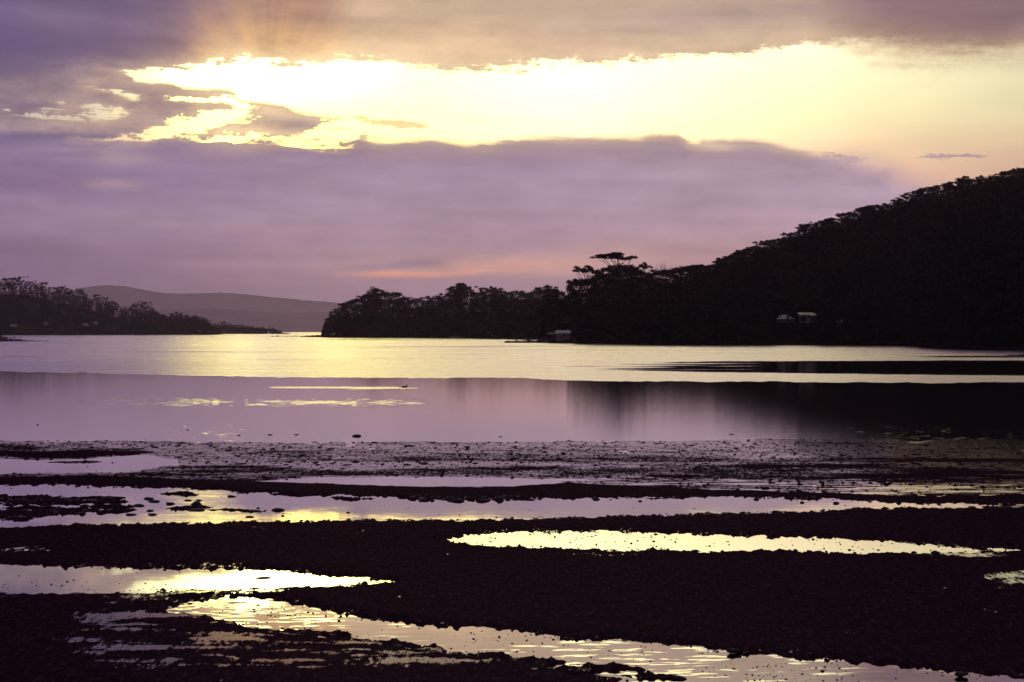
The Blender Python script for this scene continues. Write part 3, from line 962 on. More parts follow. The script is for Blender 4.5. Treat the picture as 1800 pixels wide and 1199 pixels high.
def tree_meshes(name, style, H):
    mb = Mesh()
    cl = []
    lean = rng.normal(size=2) * .035 * H
    if style == 'umbrella':
        fork, spread, nl = .60 * H, .34 * H, 9
    elif style == 'layered':
        fork, spread, nl = .38 * H, .25 * H, 10
    elif style == 'slim':
        fork, spread, nl = .42 * H, .17 * H, 8
    elif style == 'snag':
        fork, spread, nl = .35 * H, .26 * H, 7
    else:
        fork, spread, nl = .25 * H, .34 * H, 12
    r0 = .022 * H
    base = np.array([0, 0, -.6])
    fk = np.array([lean[0], lean[1], fork])
    limb(mb, base, fk, r0 * 1.25, r0 * .8, 0, 7, 5)
    for k in range(nl):
        a = 2 * math.pi * (k + rng.uniform(-.3, .3)) / nl * (1 if k < nl * .7 else 2.3)
        rr = spread * (rng.uniform(.55, 1) if k < nl * .72 else rng.uniform(.0, .5))
        if style == 'umbrella':
            z = H * (.985 - .10 * (rr / spread) ** 2 * rng.uniform(.7, 1.2)) - .35
        elif style == 'layered':
            z = H * rng.uniform(.58, .97) if k < nl * .7 else H * .96
        elif style == 'slim':
            z = H * rng.uniform(.5, .97)
        elif style == 'snag':
            z = H * rng.uniform(.7, 1)
        else:
            z = H * rng.uniform(.32, .85) if k < nl * .6 else H * rng.uniform(.8, .95)
            rr *= math.sqrt(max(.2, 1 - ((z / H - .45) / .62) ** 2))
        tip = np.array([lean[0] * 1.6 + rr * math.cos(a), lean[1] * 1.6 + rr * math.sin(a), z])
        st = fk + (np.array([0, 0, 1]) * rng.uniform(-.12, .12) * H if style != 'umbrella' else np.array([0, 0, -.04 * H * rng.uniform()]))
        st[2] = min(st[2], tip[2] - .06 * H)
        limb(mb, st, tip, r0 * .42, r0 * .12, .10 if style != 'umbrella' else .03, 5, 4)
        if style == 'snag':
            for j in range(2):
                limb(mb, tip - (tip - st) * rng.uniform(.2, .5), tip + rng.normal(size=3) * .05 * H + np.array([0, 0, .05 * H]), r0 * .14, r0 * .05, 0, 4, 2)
            continue
        # twigs and their tufts
        sub = 2 if style in ('umbrella', 'layered') else 1
        for j in range(sub):
            q = tip + rng.normal(size=3) * np.array([.07, .07, .018 if style == 'umbrella' else .035]) * H * (j > 0)
            if j:
                limb(mb, tip - (tip - st) * .3, q, r0 * .16, r0 * .08, .02, 4, 2)
            R = H * {'umbrella': .085, 'layered': .085, 'slim': .07, 'bushy': .135}[style] * rng.uniform(.75, 1.25)
            zf = {'umbrella': .34, 'layered': .62, 'slim': .8, 'bushy': .72}[style]
            n = int({'umbrella': 62, 'layered': 70, 'slim': 46, 'bushy': 105}[style])
            cl.append(leaf_clump(q, (R, R, R * zf), n, .021 * H))
    if style == 'layered':
        cl.append(leaf_clump((lean[0], lean[1], .60 * H), (.16 * H, .16 * H, .20 * H), 110, .028 * H, 1))
    if style == 'bushy':
        cl.append(leaf_clump((lean[0], lean[1], .5 * H), (.26 * H, .26 * H, .34 * H), 220, .03 * H, 1))
    if style == 'slim':
        cl.append(leaf_clump((lean[0], lean[1], .62 * H), (.10 * H, .10 * H, .26 * H), 60, .024 * H, 1))
    tm = mb.mesh(name + '_trunk', M_bark, True)
    cm = None
    if cl:
        v = np.concatenate(cl)
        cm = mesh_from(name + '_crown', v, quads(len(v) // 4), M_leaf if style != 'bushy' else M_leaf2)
    return tm, cm, H


KINDS = {}
for style, n, H in (('bushy', 6, 13.), ('layered', 7, 14.), ('slim', 5, 18.), ('umbrella', 3, 15.), ('snag', 3, 11.)):
    KINDS[style] = [tree_meshes(style, style, H) for _ in range(n)]


def plant(kind, idx, x, d, z0, h, label, group=None, wide=1.0, rz=None, name='gum_tree'):
    tm, cm, H = KINDS[kind][idx % len(KINDS[kind])]
    t = empty(name, ((x - 900) / F * d, d, z0), label, 'tree', group, rng.uniform(0, 6.28) if rz is None else rz)
    k = h / H
    t.scale = (k * wide, k * wide, k)
    link('trunk', tm, t)
    if cm is not None:
        link('crown', cm, t)
    return t


def top_at(y, d): return EYE + (HOR - y) / F * d


def skyline_trees(land, xs, styles, label, group, jitter=12., hmin=4., dy=0.0, back=0.0, hmax=30., zones=None):
    for i, x in enumerate(xs):
        d = float(land.dr(x)) + rng.uniform(-jitter, jitter) + back
        z0 = float(land.z(x, d))
        # the crown has width: the highest skyline over it gives the height
        yt = float(land.top(x)) + dy + rng.uniform(-1.5, 2.5)
        h = top_at(yt, d) - z0
        if h < hmin:
            continue
        st = styles[int(rng.integers(len(styles)))]
        wide = float(np.clip(1.0 * (KINDS[st][0][2] / h) ** .35, .7, 1.25)) * rng.uniform(.85, 1.15)
        lb = label[st] if isinstance(label, dict) else label
        if zones:
            lb = lb + ', ' + [w for lim, w in zones if x < lim][0]
        plant(st, int(rng.integers(99)), x, d, z0, min(h, hmax), lb, group, wide)


Z_POINT = [(640, 'at the tip'), (745, 'on the first rise'), (845, 'around the middle mound'), (925, 'past the middle mound'), (9999, 'nearest the boat shed')]
Z_FOOT = [(1050, 'shed side'), (1125, 'midway'), (9999, 'hill side')]
Z_LEFT = [(60, 'highest end'), (130, 'upper crest'), (210, 'middle'), (290, 'lower crest'), (9999, 'low point')]
Z_HILL = [(1300, 'foot of slope'), (1420, 'lower slope'), (1540, 'above the houses'), (1680, 'upper slope'), (9999, 'highest part')]
# the wooded point across the water
skyline_trees(right, np.arange(578, 990, 7.5), ['bushy', 'bushy', 'layered'], {
    'bushy': 'dense dark gum tree in the row along the wooded point', 'layered': 'open-crowned gum tree in the row along the wooded point'}, 'gum trees along the wooded point', zones=Z_POINT)
skyline_trees(right, np.arange(584, 980, 19.), ['layered', 'layered', 'umbrella'], {
    'umbrella': 'flat-topped gum tree rising over the row on the wooded point', 'layered': 'open-crowned gum tree in the row along the wooded point'}, 'gum trees along the wooded point', dy=-2, zones=Z_POINT)
skyline_trees(right, np.arange(1000, 1200, 8.), ['bushy', 'layered', 'bushy'], {
    'bushy': 'dense dark gum tree between the boat shed and the foot of the hill', 'layered': 'open-crowned gum tree between the boat shed and the foot of the hill'}, 'gum trees at the foot of the hill', zones=Z_FOOT)
# the ridge of the right-hand hill
skyline_trees(right, np.arange(1196, 1830, 6.0), ['layered', 'bushy', 'layered', 'bushy', 'umbrella'], {
    'umbrella': 'small flat-topped gum tree on the hill skyline', 'layered': 'small ragged gum tree on the hill skyline', 'bushy': 'small dense gum tree on the hill skyline'}, 'gum trees along the hill ridge', jitter=16., zones=Z_HILL)
skyline_trees(right, np.arange(1200, 1830, 31.0), ['umbrella', 'layered'], {
    'umbrella': 'small flat-topped gum tree on the hill skyline', 'layered': 'small ragged gum tree on the hill skyline'}, 'gum trees along the hill ridge', jitter=10., dy=-3, zones=Z_HILL)
# left shore and the low headland behind it
skyline_trees(left, np.concatenate([np.arange(-12, 390, 7.0)]), ['slim', 'slim', 'bushy', 'layered'], {
    'slim': 'tall slender gum tree on the crest of the far wooded shore', 'bushy': 'rounded gum tree on the crest of the far wooded shore', 'layered': 'spreading gum tree on the crest of the far wooded shore'}, 'gum trees on the far wooded shore', jitter=25., hmax=34., zones=Z_LEFT)
skyline_trees(mid, np.arange(372, 500, 6.0), ['bushy'], 'low rounded tree on the hazy headland beyond the far shore', 'trees on the hazy headland', jitter=25., hmin=3.)

# trees that stand out
def special(kind, idx, x, ytop, d, label, h, wide=1.0, rz=0.0, name='gum_tree'):
    z0 = top_at(ytop, d) - h
    return plant(kind, idx, x, d, z0, h, label, None, wide, rz, name)

for kind, idx, x, yt, label, wide in [
        ('umbrella', 0, 1097, 443, 'tallest gum tree, its flat umbrella crown high above the trees behind the boat shed', 1.15),
        ('umbrella', 1, 1037, 465, 'slender gum tree with a small flat crown left of the tallest umbrella gum', .72),
        ('umbrella', 2, 1134, 460, 'thin leaning gum tree with one small tuft right of the tallest umbrella gum', .42),
        ('layered', 1, 1068, 471, 'broad gum tree under the left side of the tallest umbrella crown', 1.3),
        ('bushy', 2, 1105, 468, 'dense gum tree directly beneath the tallest umbrella crown', 1.0),
        ('snag', 0, 1160, 463, 'bare dead tree on the saddle below the hill ridge, leftmost of three', .7),
        ('snag', 1, 1171, 461, 'bare dead tree on the saddle below the hill ridge, middle of three', .8),
        ('snag', 2, 1184, 466, 'bare dead tree on the saddle below the hill ridge, rightmost of three', .7),
        ('layered', 3, 808, 499, 'broad gum tree with a raised open crown at the middle of the wooded point', 1.25),
        ('bushy', 4, 656, 505, 'tallest rounded gum tree near the tip of the wooded point', .85),
        ('layered', 5, 590, 548, 'leaning gum tree at the very tip of the wooded point', 1.1)]:
    d = float(right.dr(x)) - 4
    z0 = float(right.z(x, d))
    plant(kind, idx, x, d, z0, top_at(yt, d) - z0, label, None, wide, .4, 'dead_tree' if kind == 'snag' else 'gum_tree')


def forest(name, land, x0, x1, n, tmax, label, size, hmax, clear=(), hmin=1.5, tmin=None):
    V_ = []
    for i in range(n):
        x = rng.uniform(x0, x1)
        t = rng.uniform(0, 1) ** 1.2 * tmax if i % 4 else (rng.uniform(0, .04) if i % 8 else rng.uniform(.9, 1.03))
        if tmin is not None:
            t = rng.uniform(tmin, 1.04)
        ds, dr = float(land.ds(x)), float(land.dr(x))
        d = ds + 2 + t * (dr - ds)
        z0 = float(land.z(x, d))
        room = top_at(float(land.top(x)) + 3.0, d) - z0
        h = min(room, hmax * rng.uniform(.55, 1.15))
        if h < hmin:
            continue
        yt = HOR - (z0 + h - EYE) / d * F
        if any(a <= x <= b and d < dd and yt < yb for a, b, dd, yb in clear):
            continue
        R = h * rng.uniform(.24, .36)
        cx = (x - 900) / F * d
        V_.append(leaf_clump((cx, d, z0 + h * .60), (R, R, h * .38), 34, size, 1))
        V_.append(leaf_clump((cx, d, z0 + h * .25), (R * .9, R * .9, h * .28), 14, size, 1))
    v = np.concatenate(V_)
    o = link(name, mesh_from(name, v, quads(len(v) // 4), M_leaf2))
    tag(o, label, 'forest', None, 'stuff')


CLEAR = [(950, 1016, 645., 603.), (1356, 1446, 572., 569.), (1464, 1488, 572., 569.)]
CLEAR_LEFT = [(14, 34, 2230., 575.), (74, 88, 2230., 573.), (142, 158, 2230., 574.), (161, 174, 2230., 571.)]
forest('forest', right, 560, 1010, 1100, 1.0, 'dark gum forest covering the wooded point across the bay', .62, 13, CLEAR)
forest('forest', right, 1010, 1850, 2600, .99, 'dark gum forest covering the steep hillside above the right shore', .5, 11, CLEAR)
forest('forest', right, 1185, 1870, 1000, 1.0, 'dark crest of the gum forest just under the hill skyline', .5, 10.5, (), 2.0, .90)
forest('scrub', right, 1010, 1900, 1300, .06, 'low scrub and bushes along the dark right shoreline', .45, 5.5, CLEAR, .6)
forest('scrub', right, 1340, 1500, 900, .16, 'low dark scrub on the slope between the shore and the hillside houses', .4, 2.6, CLEAR, .5)
forest('forest', left, -250, 384, 1300, 1.0, 'gum forest covering the far wooded shore, faintly hazy', 1.0, 19, CLEAR_LEFT)
forest('forest', mid, 366, 504, 260, 1.0, 'low scrub forest on the hazy headland', 1.0, 11)

# ------------------------------------------------------------------ buildings, boat, jetty
def depth_for(land, x, yb):
    ds, dr = float(land.ds(x)), float(land.dr(x))
    best = None
    for d in np.linspace(ds + 1, dr, 500):
        yy_ = HOR - (float(land.z(x, d)) - EYE) / d * F
        if best is None or abs(yy_ - yb) < best[0]:
            best = (abs(yy_ - yb), d)
    return best[1]


def gable_roof(x0, x1, y0, y1, ze, zr, over=.25, t=.09):
    """ridge along x; two slabs of tin"""
    mb = Mesh()
    ym = (y0 + y1) / 2
    k = (zr - ze) / (ym - y0)
    for sgn, ye in ((-1, y0 - over), (1, y1 + over)):
        zl = ze - k * over
        mb.prism_x([(ye, zl), (ym, zr), (ym, zr + t), (ye, zl + t)], x0 - over, x1 + over)
    return mb


def window(parent, x0, x1, z0, z1, y, frame_mat=None):
    w = Mesh()
    b = .07
    w.box(x0, x1, y - .05, y + .02, z1 - b, z1)
    w.box(x0, x1, y - .05, y + .02, z0, z0 + b)
    w.box(x0, x0 + b, y - .05, y + .02, z0 + b, z1 - b)
    w.box(x1 - b, x1, y - .05, y + .02, z0 + b, z1 - b)
    f = w.build('window', frame_mat or M_paint, parent)
    g_ = Mesh()
    g_.box(x0 + b, x1 - b, y - .02, y + .01, z0 + b, z1 - b)
    g_.build('pane', M_glass, f)
    return f


def boat_shed():
    x, yb = 989., 598.0
    d = depth_for(right, x, yb)
    z = float(right.z(x, d)) - .05
    px = d / F
    t = empty('boat_shed', ((x - 900) / F * d, d, z), 'small weatherboard boat shed with a pale tin roof at the water edge', 'shed')
    X0, X1 = -11.0 * px, 12.5 * px
    H = 12.6 * px
    mb = Mesh()
    mb.box(X0, X1, 0, 3.6, -.6, H)
    mb.prism_x([(0, H), (3.6, H), (1.8, H + .72)], X0, X1)
    mb.build('wall', M_clad, t)
    gable_roof(X0, X1, 0, 3.6, H + .02, H + .78).build('roof', M_tin, t)
    window(t, -1 * px, 5 * px, H * .45, H * .83, -.012)
    dr_ = Mesh()
    dr_.box(X0 - .3 * px, X0 + 3.6 * px, -.05, -.004, .05, H * .88)
    dd = dr_.build('door', M_paint, t)
    for k in range(4):
        sl = Mesh()
        sl.box(X0 + (.1 + k * .95) * px - .05, X0 + (.1 + k * .95) * px + .05, -.085, -.052, .12, H * .84)
        sl.build('batten', M_clad, dd)
    an = Mesh()
    an.box(X0 - 14 * px, X0 - 13.4 * px, .3, 3.2, -.6, H * .8)
    an.box(X0 - 13.4 * px, X0 - .02, 3.0, 3.2, -.6, H * .8)
    an.build('side_bay_wall', M_darkclad, t)
    ar = Mesh()
    ar.prism_x([(0.0, H * .82), (3.4, H * .98), (3.4, H * 1.06), (0.0, H * .90)], X0 - 15 * px, X0 - .03)
    ar.build('side_bay_roof', M_clad, t)
    for q in (-13.7, -7.0):
        p = Mesh()
        p.box(X0 + q * px - .07, X0 + q * px + .07, .05, .19, -.6, H * .82)
        p.build('post', M_darkclad, t)
    rp = Mesh()
    rp.prism([(X0 - 10 * px, .18), (X0 - 1 * px, .30), (X0 - 1 * px, .40), (X0 - 10 * px, .28)], -.9, .6)
    rp.build('ramp', M_paint, t)
    ln = Mesh()
    ln.prism([(X1 + .02, -.6), (X1 + 5 * px, -.6), (X1 + 5 * px, H * .55), (X1 + .02, H * .85)], .6, 3.0)
    ln.build('lean_to', M_darkclad, t)


boat_shed()


def hill_house_wide():
    x, yb = 1381., 567.
    d = depth_for(right, x, yb)
    z = float(right.z(x, d)) - .2
    px = d / F
    t = empty('house', ((x - 900) / F * d, d, z), 'low house with a pale hipped roof and dark verandah on the hillside', 'house', 'houses on the hillside')
    w, H = 13 * px, 7.2 * px
    mb = Mesh()
    mb.box(-w, w, 0.0, 5, -1.2, H)
    mb.build('wall', M_darkclad, t)
    r = Mesh()
    o, zt = .5, H + 7.4 * px
    v = [(-w - o, -1.2, H), (w + o, -1.2, H), (w + o, 5 + o, H), (-w - o, 5 + o, H), (-w * .35, 2.2, zt), (w * .35, 2.2, zt)]
    r.add(v, [(0, 1, 5, 4), (1, 2, 5), (2, 3, 4, 5), (3, 0, 4), (3, 2, 1, 0)])
    r.build('roof', M_tin, t)
    for k in range(5):
        p = Mesh()
        xx_ = -w + 2 * w * k / 4
        p.box(xx_ - .06, xx_ + .06, -1.1, -.98, -1.2, H - .002)
        p.build('verandah_post', M_paint, t)
    for k in (-.5, .1, .55):
        window(t, k * w - .45, k * w + .45, H * .3, H * .85, -.012)


def hill_house_tall():
    x, yb = 1421., 568.5
    d = depth_for(right, x, yb) + 1
    z = float(right.z(x, d)) - .1
    px = d / F
    t = empty('house', ((x - 900) / F * d, d, z), 'flat-roofed house with a bright roof edge and pale end wall on the hillside', 'house', 'houses on the hillside')
    H = 13.2 * px
    mb = Mesh()
    mb.box(-13 * px, 14 * px, 0, 5, -1.2, H)
    mb.build('wall', M_darkclad, t)
    r = Mesh()
    r.prism_x([(-.5, H - .05), (5.3, H + .9), (5.3, H + 1.0), (-.5, H + .10)], -14.5 * px, 15 * px)
    r.build('roof', M_tin, t)
    fb = Mesh()
    fb.box(-14.5 * px, 3 * px, -.58, -.51, H - .10, H + .42)
    fb.build('fascia', M_paint, t)
    pw = Mesh()
    pw.prism([(-3 * px, -.5), (1.6 * px, -.5), (3.2 * px, H * .55), (2.0 * px, H * .70), (-3 * px, H * .93)], -.10, -.004)
    pw.build('end_wall', M_paint, t)
    dk = Mesh()
    dk.box(-13 * px, -3.2 * px, -1.4, -.004, .22, .42)
    dk.build('deck', M_paint, t)
    window(t, -12 * px, -4.5 * px, H * .2, H * .86, -.02, M_darkclad)
    window(t, 6 * px, 11 * px, H * .35, H * .8, -.02)


def hill_shed():
    x, yb = 1477., 568.
    d = depth_for(right, x, yb)
    z = float(right.z(x, d)) - .1
    px = d / F
    t = empty('garden_shed', ((x - 900) / F * d, d, z), 'tiny shed with one pale sloping roof edge right of the hillside houses', 'shed')
    w, H = 5 * px, 2.5 * px
    mb = Mesh()
    mb.prism([(-w, -.8), (w, -.8), (w, H), (0, H + 4.5 * px), (-w, H)], 0, 3)
    mb.build('wall', M_darkclad, t)
    rr = Mesh()
    for sg in (-1, 1):
        rr.prism([(sg * (w + .3), H - .22), (0, H + 4.5 * px + .04), (0, H + 4.5 * px + .16), (sg * (w + .3), H - .10)], -.3, 3.3)
    rr.build('roof', M_darkclad, t)
    bb = Mesh()
    bb.prism([(0.02, H + 4.5 * px - .12), (w + .3, H - .36), (w + .3, H - .08), (.02, H + 4.5 * px + .17)], -.40, -.302)
    bb.build('barge_board', M_paint, t)
    dd = Mesh()
    dd.box(-.4, .4, -.04, -.003, -.4, H * .9)
    dd.build('door', M_paint, t)


hill_house_wide()
hill_house_tall()
hill_shed()
for x, yb, w, label in [(23, 575, 5.5, 'small pale cottage low in the trees of the far shore, nearest the photo edge'), (80.5, 571.5, 3.0, 'tiny bright cottage among the trees of the far shore, second from the edge'),
                        (150, 573.5, 4.0, 'small pale cottage among the trees of the far shore, third from the edge'), (167.5, 570, 2.4, 'tiny pale cottage among the trees of the far shore, furthest along')]:
    d = depth_for(left, x, yb)
    z = float(left.z(x, d)) - .3
    px = d / F
    t = empty('cottage', ((x - 900) / F * d, d, z), label, 'house', 'cottages on the far shore')
    mb = Mesh()
    mb.box(-w * px, w * px, 0, 5, -1.5, 3.0 * px)
    mb.build('wall', M_paint, t)
    gable_roof(-w * px, w * px, 0, 5, 3.0 * px + .02, 3.0 * px + 1.3, .4).build('roof', M_tin, t)
    window(t, -w * px * .6, -w * px * .1, .7, 2.0, -.01, M_darkclad)
    window(t, w * px * .2, w * px * .7, .7, 2.0, -.01, M_darkclad)


def hull_rows(L, B_, D_, n=9):
    rows = []
    for i in range(n):
        t_ = i / (n - 1)
        wd = B_ / 2 * (math.sin(math.pi * min(1, .28 + .72 * (1 - t_))) ** .7 if t_ < 1 else .01) if t_ > .3 else B_ / 2 * (.86 + .14 * t_ / .3)
        sh = D_ * (1 + .25 * t_ ** 2)
        x_ = -L / 2 + L * t_
        rows.append([(x_, -wd, sh), (x_, -wd * .92, sh * .45), (x_, -wd * .45, -.15), (x_, 0, -.3), (x_, wd * .45, -.15), (x_, wd * .92, sh * .45), (x_, wd, sh)])
    return rows


def motor_boat():
    x, yb = 799.5, 594.6
    gx_, d = ground(x, yb)
    t = empty('motor_boat', (gx_, d, 0), 'small dark motor boat with a cabin moored below the wooded point', 'boat', None, math.pi)
    rows = hull_rows(6.6, 2.2, .85)
    mb = Mesh()
    v = [p for r in rows for p in r]
    f = [(i * 7 + k, i * 7 + k + 1, (i + 1) * 7 + k + 1, (i + 1) * 7 + k) for i in range(len(rows) - 1) for k in range(6)]
    f += [tuple(range(7))]
    f += [(i * 7, (i + 1) * 7, (i + 1) * 7 + 6, i * 7 + 6) for i in range(len(rows) - 1)]
    mb.add(v, f)
    mb.build('hull', M_clad, t)
    c = Mesh()
    c.prism([(-1.0, .86), (1.4, .95), (1.0, 1.95), (-.9, 1.95)], -.8, .8)
    cb = c.build('cabin', M_darkclad, t)
    g_ = Mesh()
    g_.box(-.6, .7, -.83, -.803, 1.25, 1.75)
    g_.box(-.6, .7, .803, .83, 1.25, 1.75)
    g_.build('pane', M_glass, cb)
    ma = Mesh()
    ma.tube([(-.5, 0, 1.9), (-.55, 0, 3.0)], [.05, .03], 6)
    ma.build('mast', M_paint, t)
    ou = Mesh()
    ou.box(-3.65, -3.32, -.2, .2, .2, 1.15)
    ou.build('outboard_motor', M_darkclad, t)


motor_boat()


# ------------------------------------------------------------------ rocks
def rock_mesh(seed, sub=3, flat=.5):
    import bmesh
    bm = bmesh.new()
    bmesh.ops.create_icosphere(bm, subdivisions=sub, radius=1.0)
    me = bpy.data.meshes.new('rock')
    bm.to_mesh(me)
    bm.free()
    n = len(me.vertices)
    c = np.empty(n * 3, np.float32)
    me.vertices.foreach_get('co', c)
    c = c.reshape(-1, 3)
    k = 1 + .55 * fbm(c[:, 0] * 1.6 + seed * 7.1, c[:, 1] * 1.6 + c[:, 2] * 1.3, seed, 3)
    c = c * k[:, None]
    c[:, 2] *= flat
    me.vertices.foreach_set('co', c.ravel())
    me.update()
    me.materials.append(M_rock)
    return me


ROCKS = [rock_mesh(k, 3, .45 + .1 * (k % 3)) for k in range(6)]


def rock(x, y, wpx, hpx, label, group=None, k=0, name='rock', z=0.0):
    gx_, d = ground(x, y, z)
    px = d / F
    o_ = link(name, ROCKS[k % 6])
    o_.location = (gx_, d, z)
    o_.scale = (wpx * .5 * px, wpx * .42 * px, max(hpx * px / (.45 + .1 * (k % 3)) * .85, .01))
    o_.rotation_euler = (0, 0, .3 * math.sin(k * 5.0))
    tag(o_, label, 'rock', group)
    return o_


G1 = 'weedy rocks in the long pool'
for i, (x, y, w, h, lb) in enumerate([
        (244, 889, 18, 4, 'tallest weedy rock in the long pool, standing beside the mud bars'), (262, 877, 20, 3, None), (271, 882, 22, 3, None), (299, 886, 14, 4, 'squat weedy rock just right of the mud bars in the long pool'),
        (345, 886, 20, 4, 'upper rock of the clump in the golden part of the long pool'), (354, 890, 18, 3.5, 'lower rock of the clump in the golden part of the long pool'), (331, 880, 13, 2.6, None), (350, 880, 12, 2.2, None), (345, 897, 34, 3.2, 'long flat weedy rock below the clump in the golden part of the pool'),
        (268, 905, 15, 3, None), (264, 898, 14, 2.2, None), (407, 873, 15, 3.2, 'lone dark rock under the upper edge of the long pool'), (439, 909, 14, 2.8, None), (490, 897, 22, 4, 'isolated long rock in the middle of the long pool'), (497, 907, 6, 2.4, None), (230, 905, 20, 3, None)]):
    rock(x, y, w, h, lb or 'small flat weedy rock lying in the long pool', G1, i)
G2 = 'small rocks showing in the calm shallows'
rock(627, 767, 17, 3.6, 'lone dark rock with a pointed top mirrored in the calm shallows', None, 2)
for i, (x, y, w) in enumerate([(420, 765.5, 6), (475, 764.5, 10), (521, 764.5, 9), (1286, 764, 8), (66, 747, 4), (330, 756, 4), (880, 768, 5)]):
    rock(x, y, w, 1.4, 'tiny flat rock just showing in the calm shallows', G2, i)
G3 = 'boulders off the wooded point'
for i, (x, w, h) in enumerate([(479, 4, 2), (488, 5, 2.2), (497, 4, 1.4), (505, 5, 1.6), (513, 4, 1.5), (521, 4, 1.8), (531, 7, 2.4), (541, 7, 3.2), (550, 8, 4), (559, 9, 5), (567, 9, 6)]):
    rock(x, 592.6 - (i < 6) * .6, w, h, 'small dark boulder in the line trailing off the wooded point' if i < 6 else 'larger dark boulder at the foot of the wooded point', G3, i)
G4 = 'rocks off the low spit'
for i, (x, y, w, h) in enumerate([(16, 594.2, 6, 1.6), (25, 594.4, 6, 2), (35, 594.6, 4, 1.4), (67, 599.8, 4, 2), (83, 600, 4, 1.6), (77, 600, 3, .9)]):
    rock(x, y, w, h, 'small dark rock lying off the low spit at the edge of the bay', G4, i)
for i, (x, y, w, h, lb) in enumerate([(1645, 973, 16, 5, 'dark clod of mud under the lower edge of the bright pool'), (1030, 975, 18, 3, 'low clod of mud just below the bright oval pool'), (1036, 1080, 14, 3, 'small clod alone on the broad dark mud bank'),
                                      (463, 1016, 30, 2.0, 'thin dark stick-like clod in the white-hot pool'), (1290, 1144, 24, 5, 'dark weedy lump on the bank edge above the bottom pool'), (1690, 1185, 22, 5, 'dark weedy lump on the bank edge at the far end of the bottom pool')]):
    rock(x, y, w, h, lb, None, i + 1, 'mud_clod', .0 if y in (1016,) else .03)
G5 = 'stones along the upper edge of the long pool'
for i, (x, y, w, h) in enumerate([(745, 880, 18, 4), (760, 880, 10, 3), (806, 881, 22, 5), (848, 881, 22, 5), (878, 880, 16, 5), (893, 879, 8, 3), (1048, 878, 12, 4), (1330, 878, 10, 3), (1410, 884, 8, 3), (1470, 885, 10, 4), (1580, 884, 10, 4)]):
    rock(x, y, w, h, 'rounded stone on the dark upper edge of the long pool', G5, i)

# low rocky spit at the left edge, jetty, bar at the right edge
def mound(name, prof, y, depth_m, label, kind='structure'):
    """prof: (x, height in photograph px) along the row y"""
    gx0, d = ground(900, y)
    px = d / F
    xs = np.arange(prof[0][0], prof[-1][0] + .1, 1.0)
    h = I(xs, prof) * px
    V_ = []
    js = np.linspace(0, 1, 9)
    for j in js:
        dd = d + depth_m * j + fbm(xs / 9., xs * 0 + j * 3, 5, 3) * .6
        zz = h * math.sin(math.pi * min(1, .06 + .94 * j)) ** .6 * (1 + .9 * fbm(xs / 3.5, xs * 0 + j * 6, 8, 3)) - .05
        V_.append(np.stack([(xs - 900) / F * dd, dd, zz], -1))
    o_ = link(name, mesh_from(name, np.array(V_).reshape(-1, 3), grid_faces(len(js), len(xs)), M_rock, True))
    o_['kind'] = kind
    return o_


mound('shore_spit', [(-160, 14), (-40, 9), (0, 8), (12, 7.5), (15, 4), (36, 3), (44, 1.6), (84, .8), (88, 0)], 600, 9, '')
mound('shore_bar', [(1640, 0), (1700, .8), (1768, 1.2), (1774, 3), (1800, 4), (1900, 6), (2100, 9)], 626, 4, '')


def jetty():
    gx0, d = ground(885, 602.6)
    px = d / F
    t = empty('jetty', (gx0, d, 0), 'low dark stone jetty with stout posts running out beside the boat shed', 'jetty')
    xs = np.arange(0, 84, .8)
    V_ = []
    for j in np.linspace(0, 1, 7):
        h = (I(xs, [(0, 0), (1.5, 1.4), (4, 3.6), (84, 4.4)])) * px * math.sin(math.pi * min(1, .1 + .9 * j)) ** .45 * (1 + .25 * fbm(xs / 2.5, xs * 0 + 5 * j, 3, 3)) - .04
        V_.append(np.stack([xs * px, 0 * xs + j * 4.0, h], -1))
    link('stone_base', mesh_from('jetty_base', np.array(V_).reshape(-1, 3), grid_faces(7, len(xs)), M_rock, True), t)
    for a, b, h in [(21, 23.5, 8.2), (40.5, 47.5, 8.4), (59, 76, 8.6)]:
        p = Mesh()
        p.box(a * px, b * px, 1.2, 1.7, .2, h * px)
        p.build('post' if b - a < 5 else 'plank_screen', M_wood, t)


jetty()


# ------------------------------------------------------------------ the swimming bird
def duck():
    gx_, d = ground(711, 681)
    t = empty('duck', (gx_, d, -.03), 'small dark duck swimming at the head of its bright wake', 'bird')
    t.scale = (.75, .75, .7)
    P = [(-.27, 0, .13), (-.22, 0, .12), (-.15, 0, .10), (-.05, 0, .085), (.06, 0, .085), (.14, 0, .10), (.185, 0, .14), (.195, 0, .19), (.20, 0, .235), (.22, 0, .265), (.25, 0, .268), (.27, 0, .262)]
    R = [.008, .035, .07, .095, .10, .085, .055, .036, .034, .042, .036, .014]
    mb = Mesh()
    mb.tube(P, R, 12)
    mb.build('body', M_feather, t, True)
    bk = Mesh()
    bk.prism([(.268, .252), (.325, .246), (.325, .254), (.268, .272)], -.014, .014)
    bk.build('bill', M_beak, t)
    for sg in (-1, 1):
        w = Mesh()
        w.tube([(.08, sg * .085, .13), (-.04, sg * .095, .14), (-.16, sg * .06, .145), (-.24, sg * .02, .15)], [.02, .045, .03, .006], 8)
        w.build('wing', M_feather, t, True)


duck()

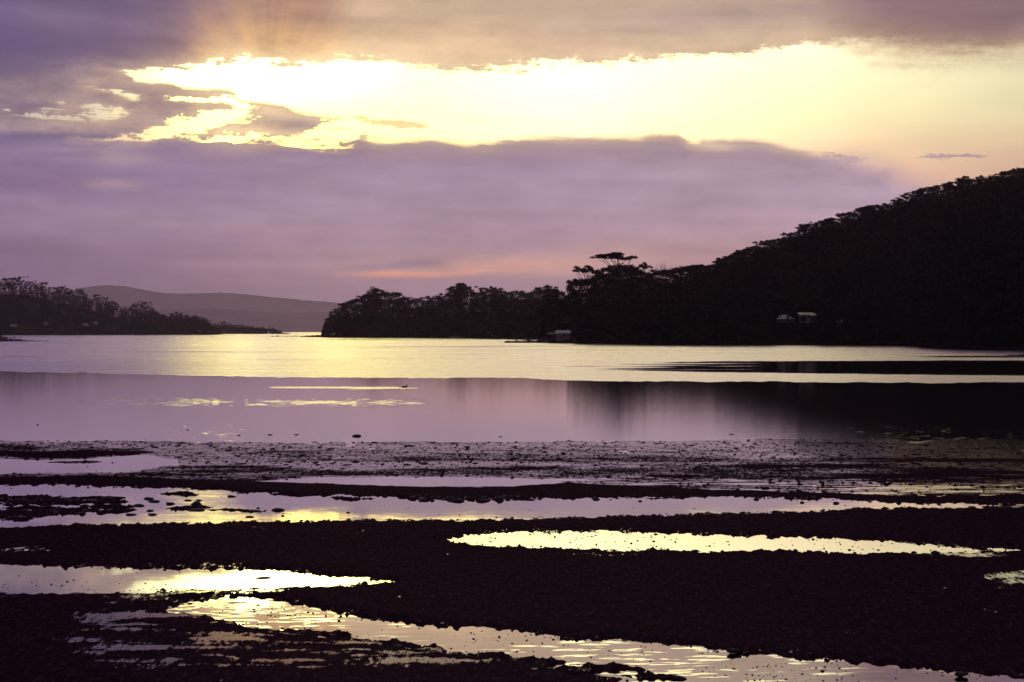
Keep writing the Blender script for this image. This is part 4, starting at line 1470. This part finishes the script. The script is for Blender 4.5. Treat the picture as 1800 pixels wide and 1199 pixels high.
# ------------------------------------------------------------------ pebbles and crumbs of mud standing in the pools
def pebbles():
    n = 60000
    x = rng.uniform(-60, 1860, n)
    y = 770 + (1225 - 770) * rng.uniform(0, 1, n) ** .9
    h, _ = flat_height(x, y)
    dens = np.select([y < 800, y < 870, y < 925, y < 985, y < 1048], [.05, .10, .13, .30, .16], .26)
    dens = dens + .35 * np.exp(-((y - 1075) / 30.) ** 2) * np.exp(-((x - 430) / 170.) ** 2)
    dens = dens * np.clip(.55 + 1.6 * fbm(x / 70., y / 9., 91, 3), .05, 2)
    deep = np.where(y > 925, np.clip(1.3 + h / .06, .55, 1.2), np.clip(1.3 + h / .04, .2, 1.2))
    keep = (h < .012) & (rng.uniform(0, 1, n) < dens * deep)
    x, y = x[keep], y[keep]
    gx_, d = ground(x, y)
    px = d / F
    r = px * np.clip(rng.lognormal(-.15, .45, len(x)), .4, 3.4) * 1.15
    ico = ROCKS0
    nv = len(ico[0])
    v = ico[0][None] * (r[:, None, None] * np.array([1.25, 1.0, .62])) * rng.uniform(.75, 1.25, (len(x), nv, 1))
    v = v + np.stack([gx_, d, r * .15], -1)[:, None]
    f = ico[1][None] + (np.arange(len(x)) * nv)[:, None, None]
    o_ = link('pebbles', mesh_from('pebbles', v.reshape(-1, 3), f.reshape(-1, 3), M_mud))
    tag(o_, 'dark pebbles and crumbs of mud scattered through the shallow pools', 'pebbles', None, 'stuff')


def ico_arrays():
    import bmesh
    bm = bmesh.new()
    bmesh.ops.create_icosphere(bm, subdivisions=1, radius=1.0)
    v = np.array([p.co[:] for p in bm.verts])
    bm.verts.ensure_lookup_table()
    f = np.array([[q.index for q in p.verts] for p in bm.faces])
    bm.free()
    return v, f


ROCKS0 = ico_arrays()
pebbles()

# ------------------------------------------------------------------ air
m = bpy.data.materials.new('evening_haze')
m.use_nodes = True
t = m.node_tree
t.nodes.clear()
pv = t.nodes.new('ShaderNodeVolumePrincipled')
pv.inputs['Color'].default_value = (.90, .74, 1.0, 1)
pv.inputs['Density'].default_value = 0.92 / 24000.
pv.inputs['Anisotropy'].default_value = .8
om = t.nodes.new('ShaderNodeOutputMaterial')
t.links.new(pv.outputs[0], om.inputs['Volume'])
mb = Mesh()
mb.box(-19500, 19500, -200, 27000, -3.0, 640)
hz = mb.build('haze', m)
tag(hz, 'thin violet evening haze lying over the bay', 'haze', None, 'stuff')
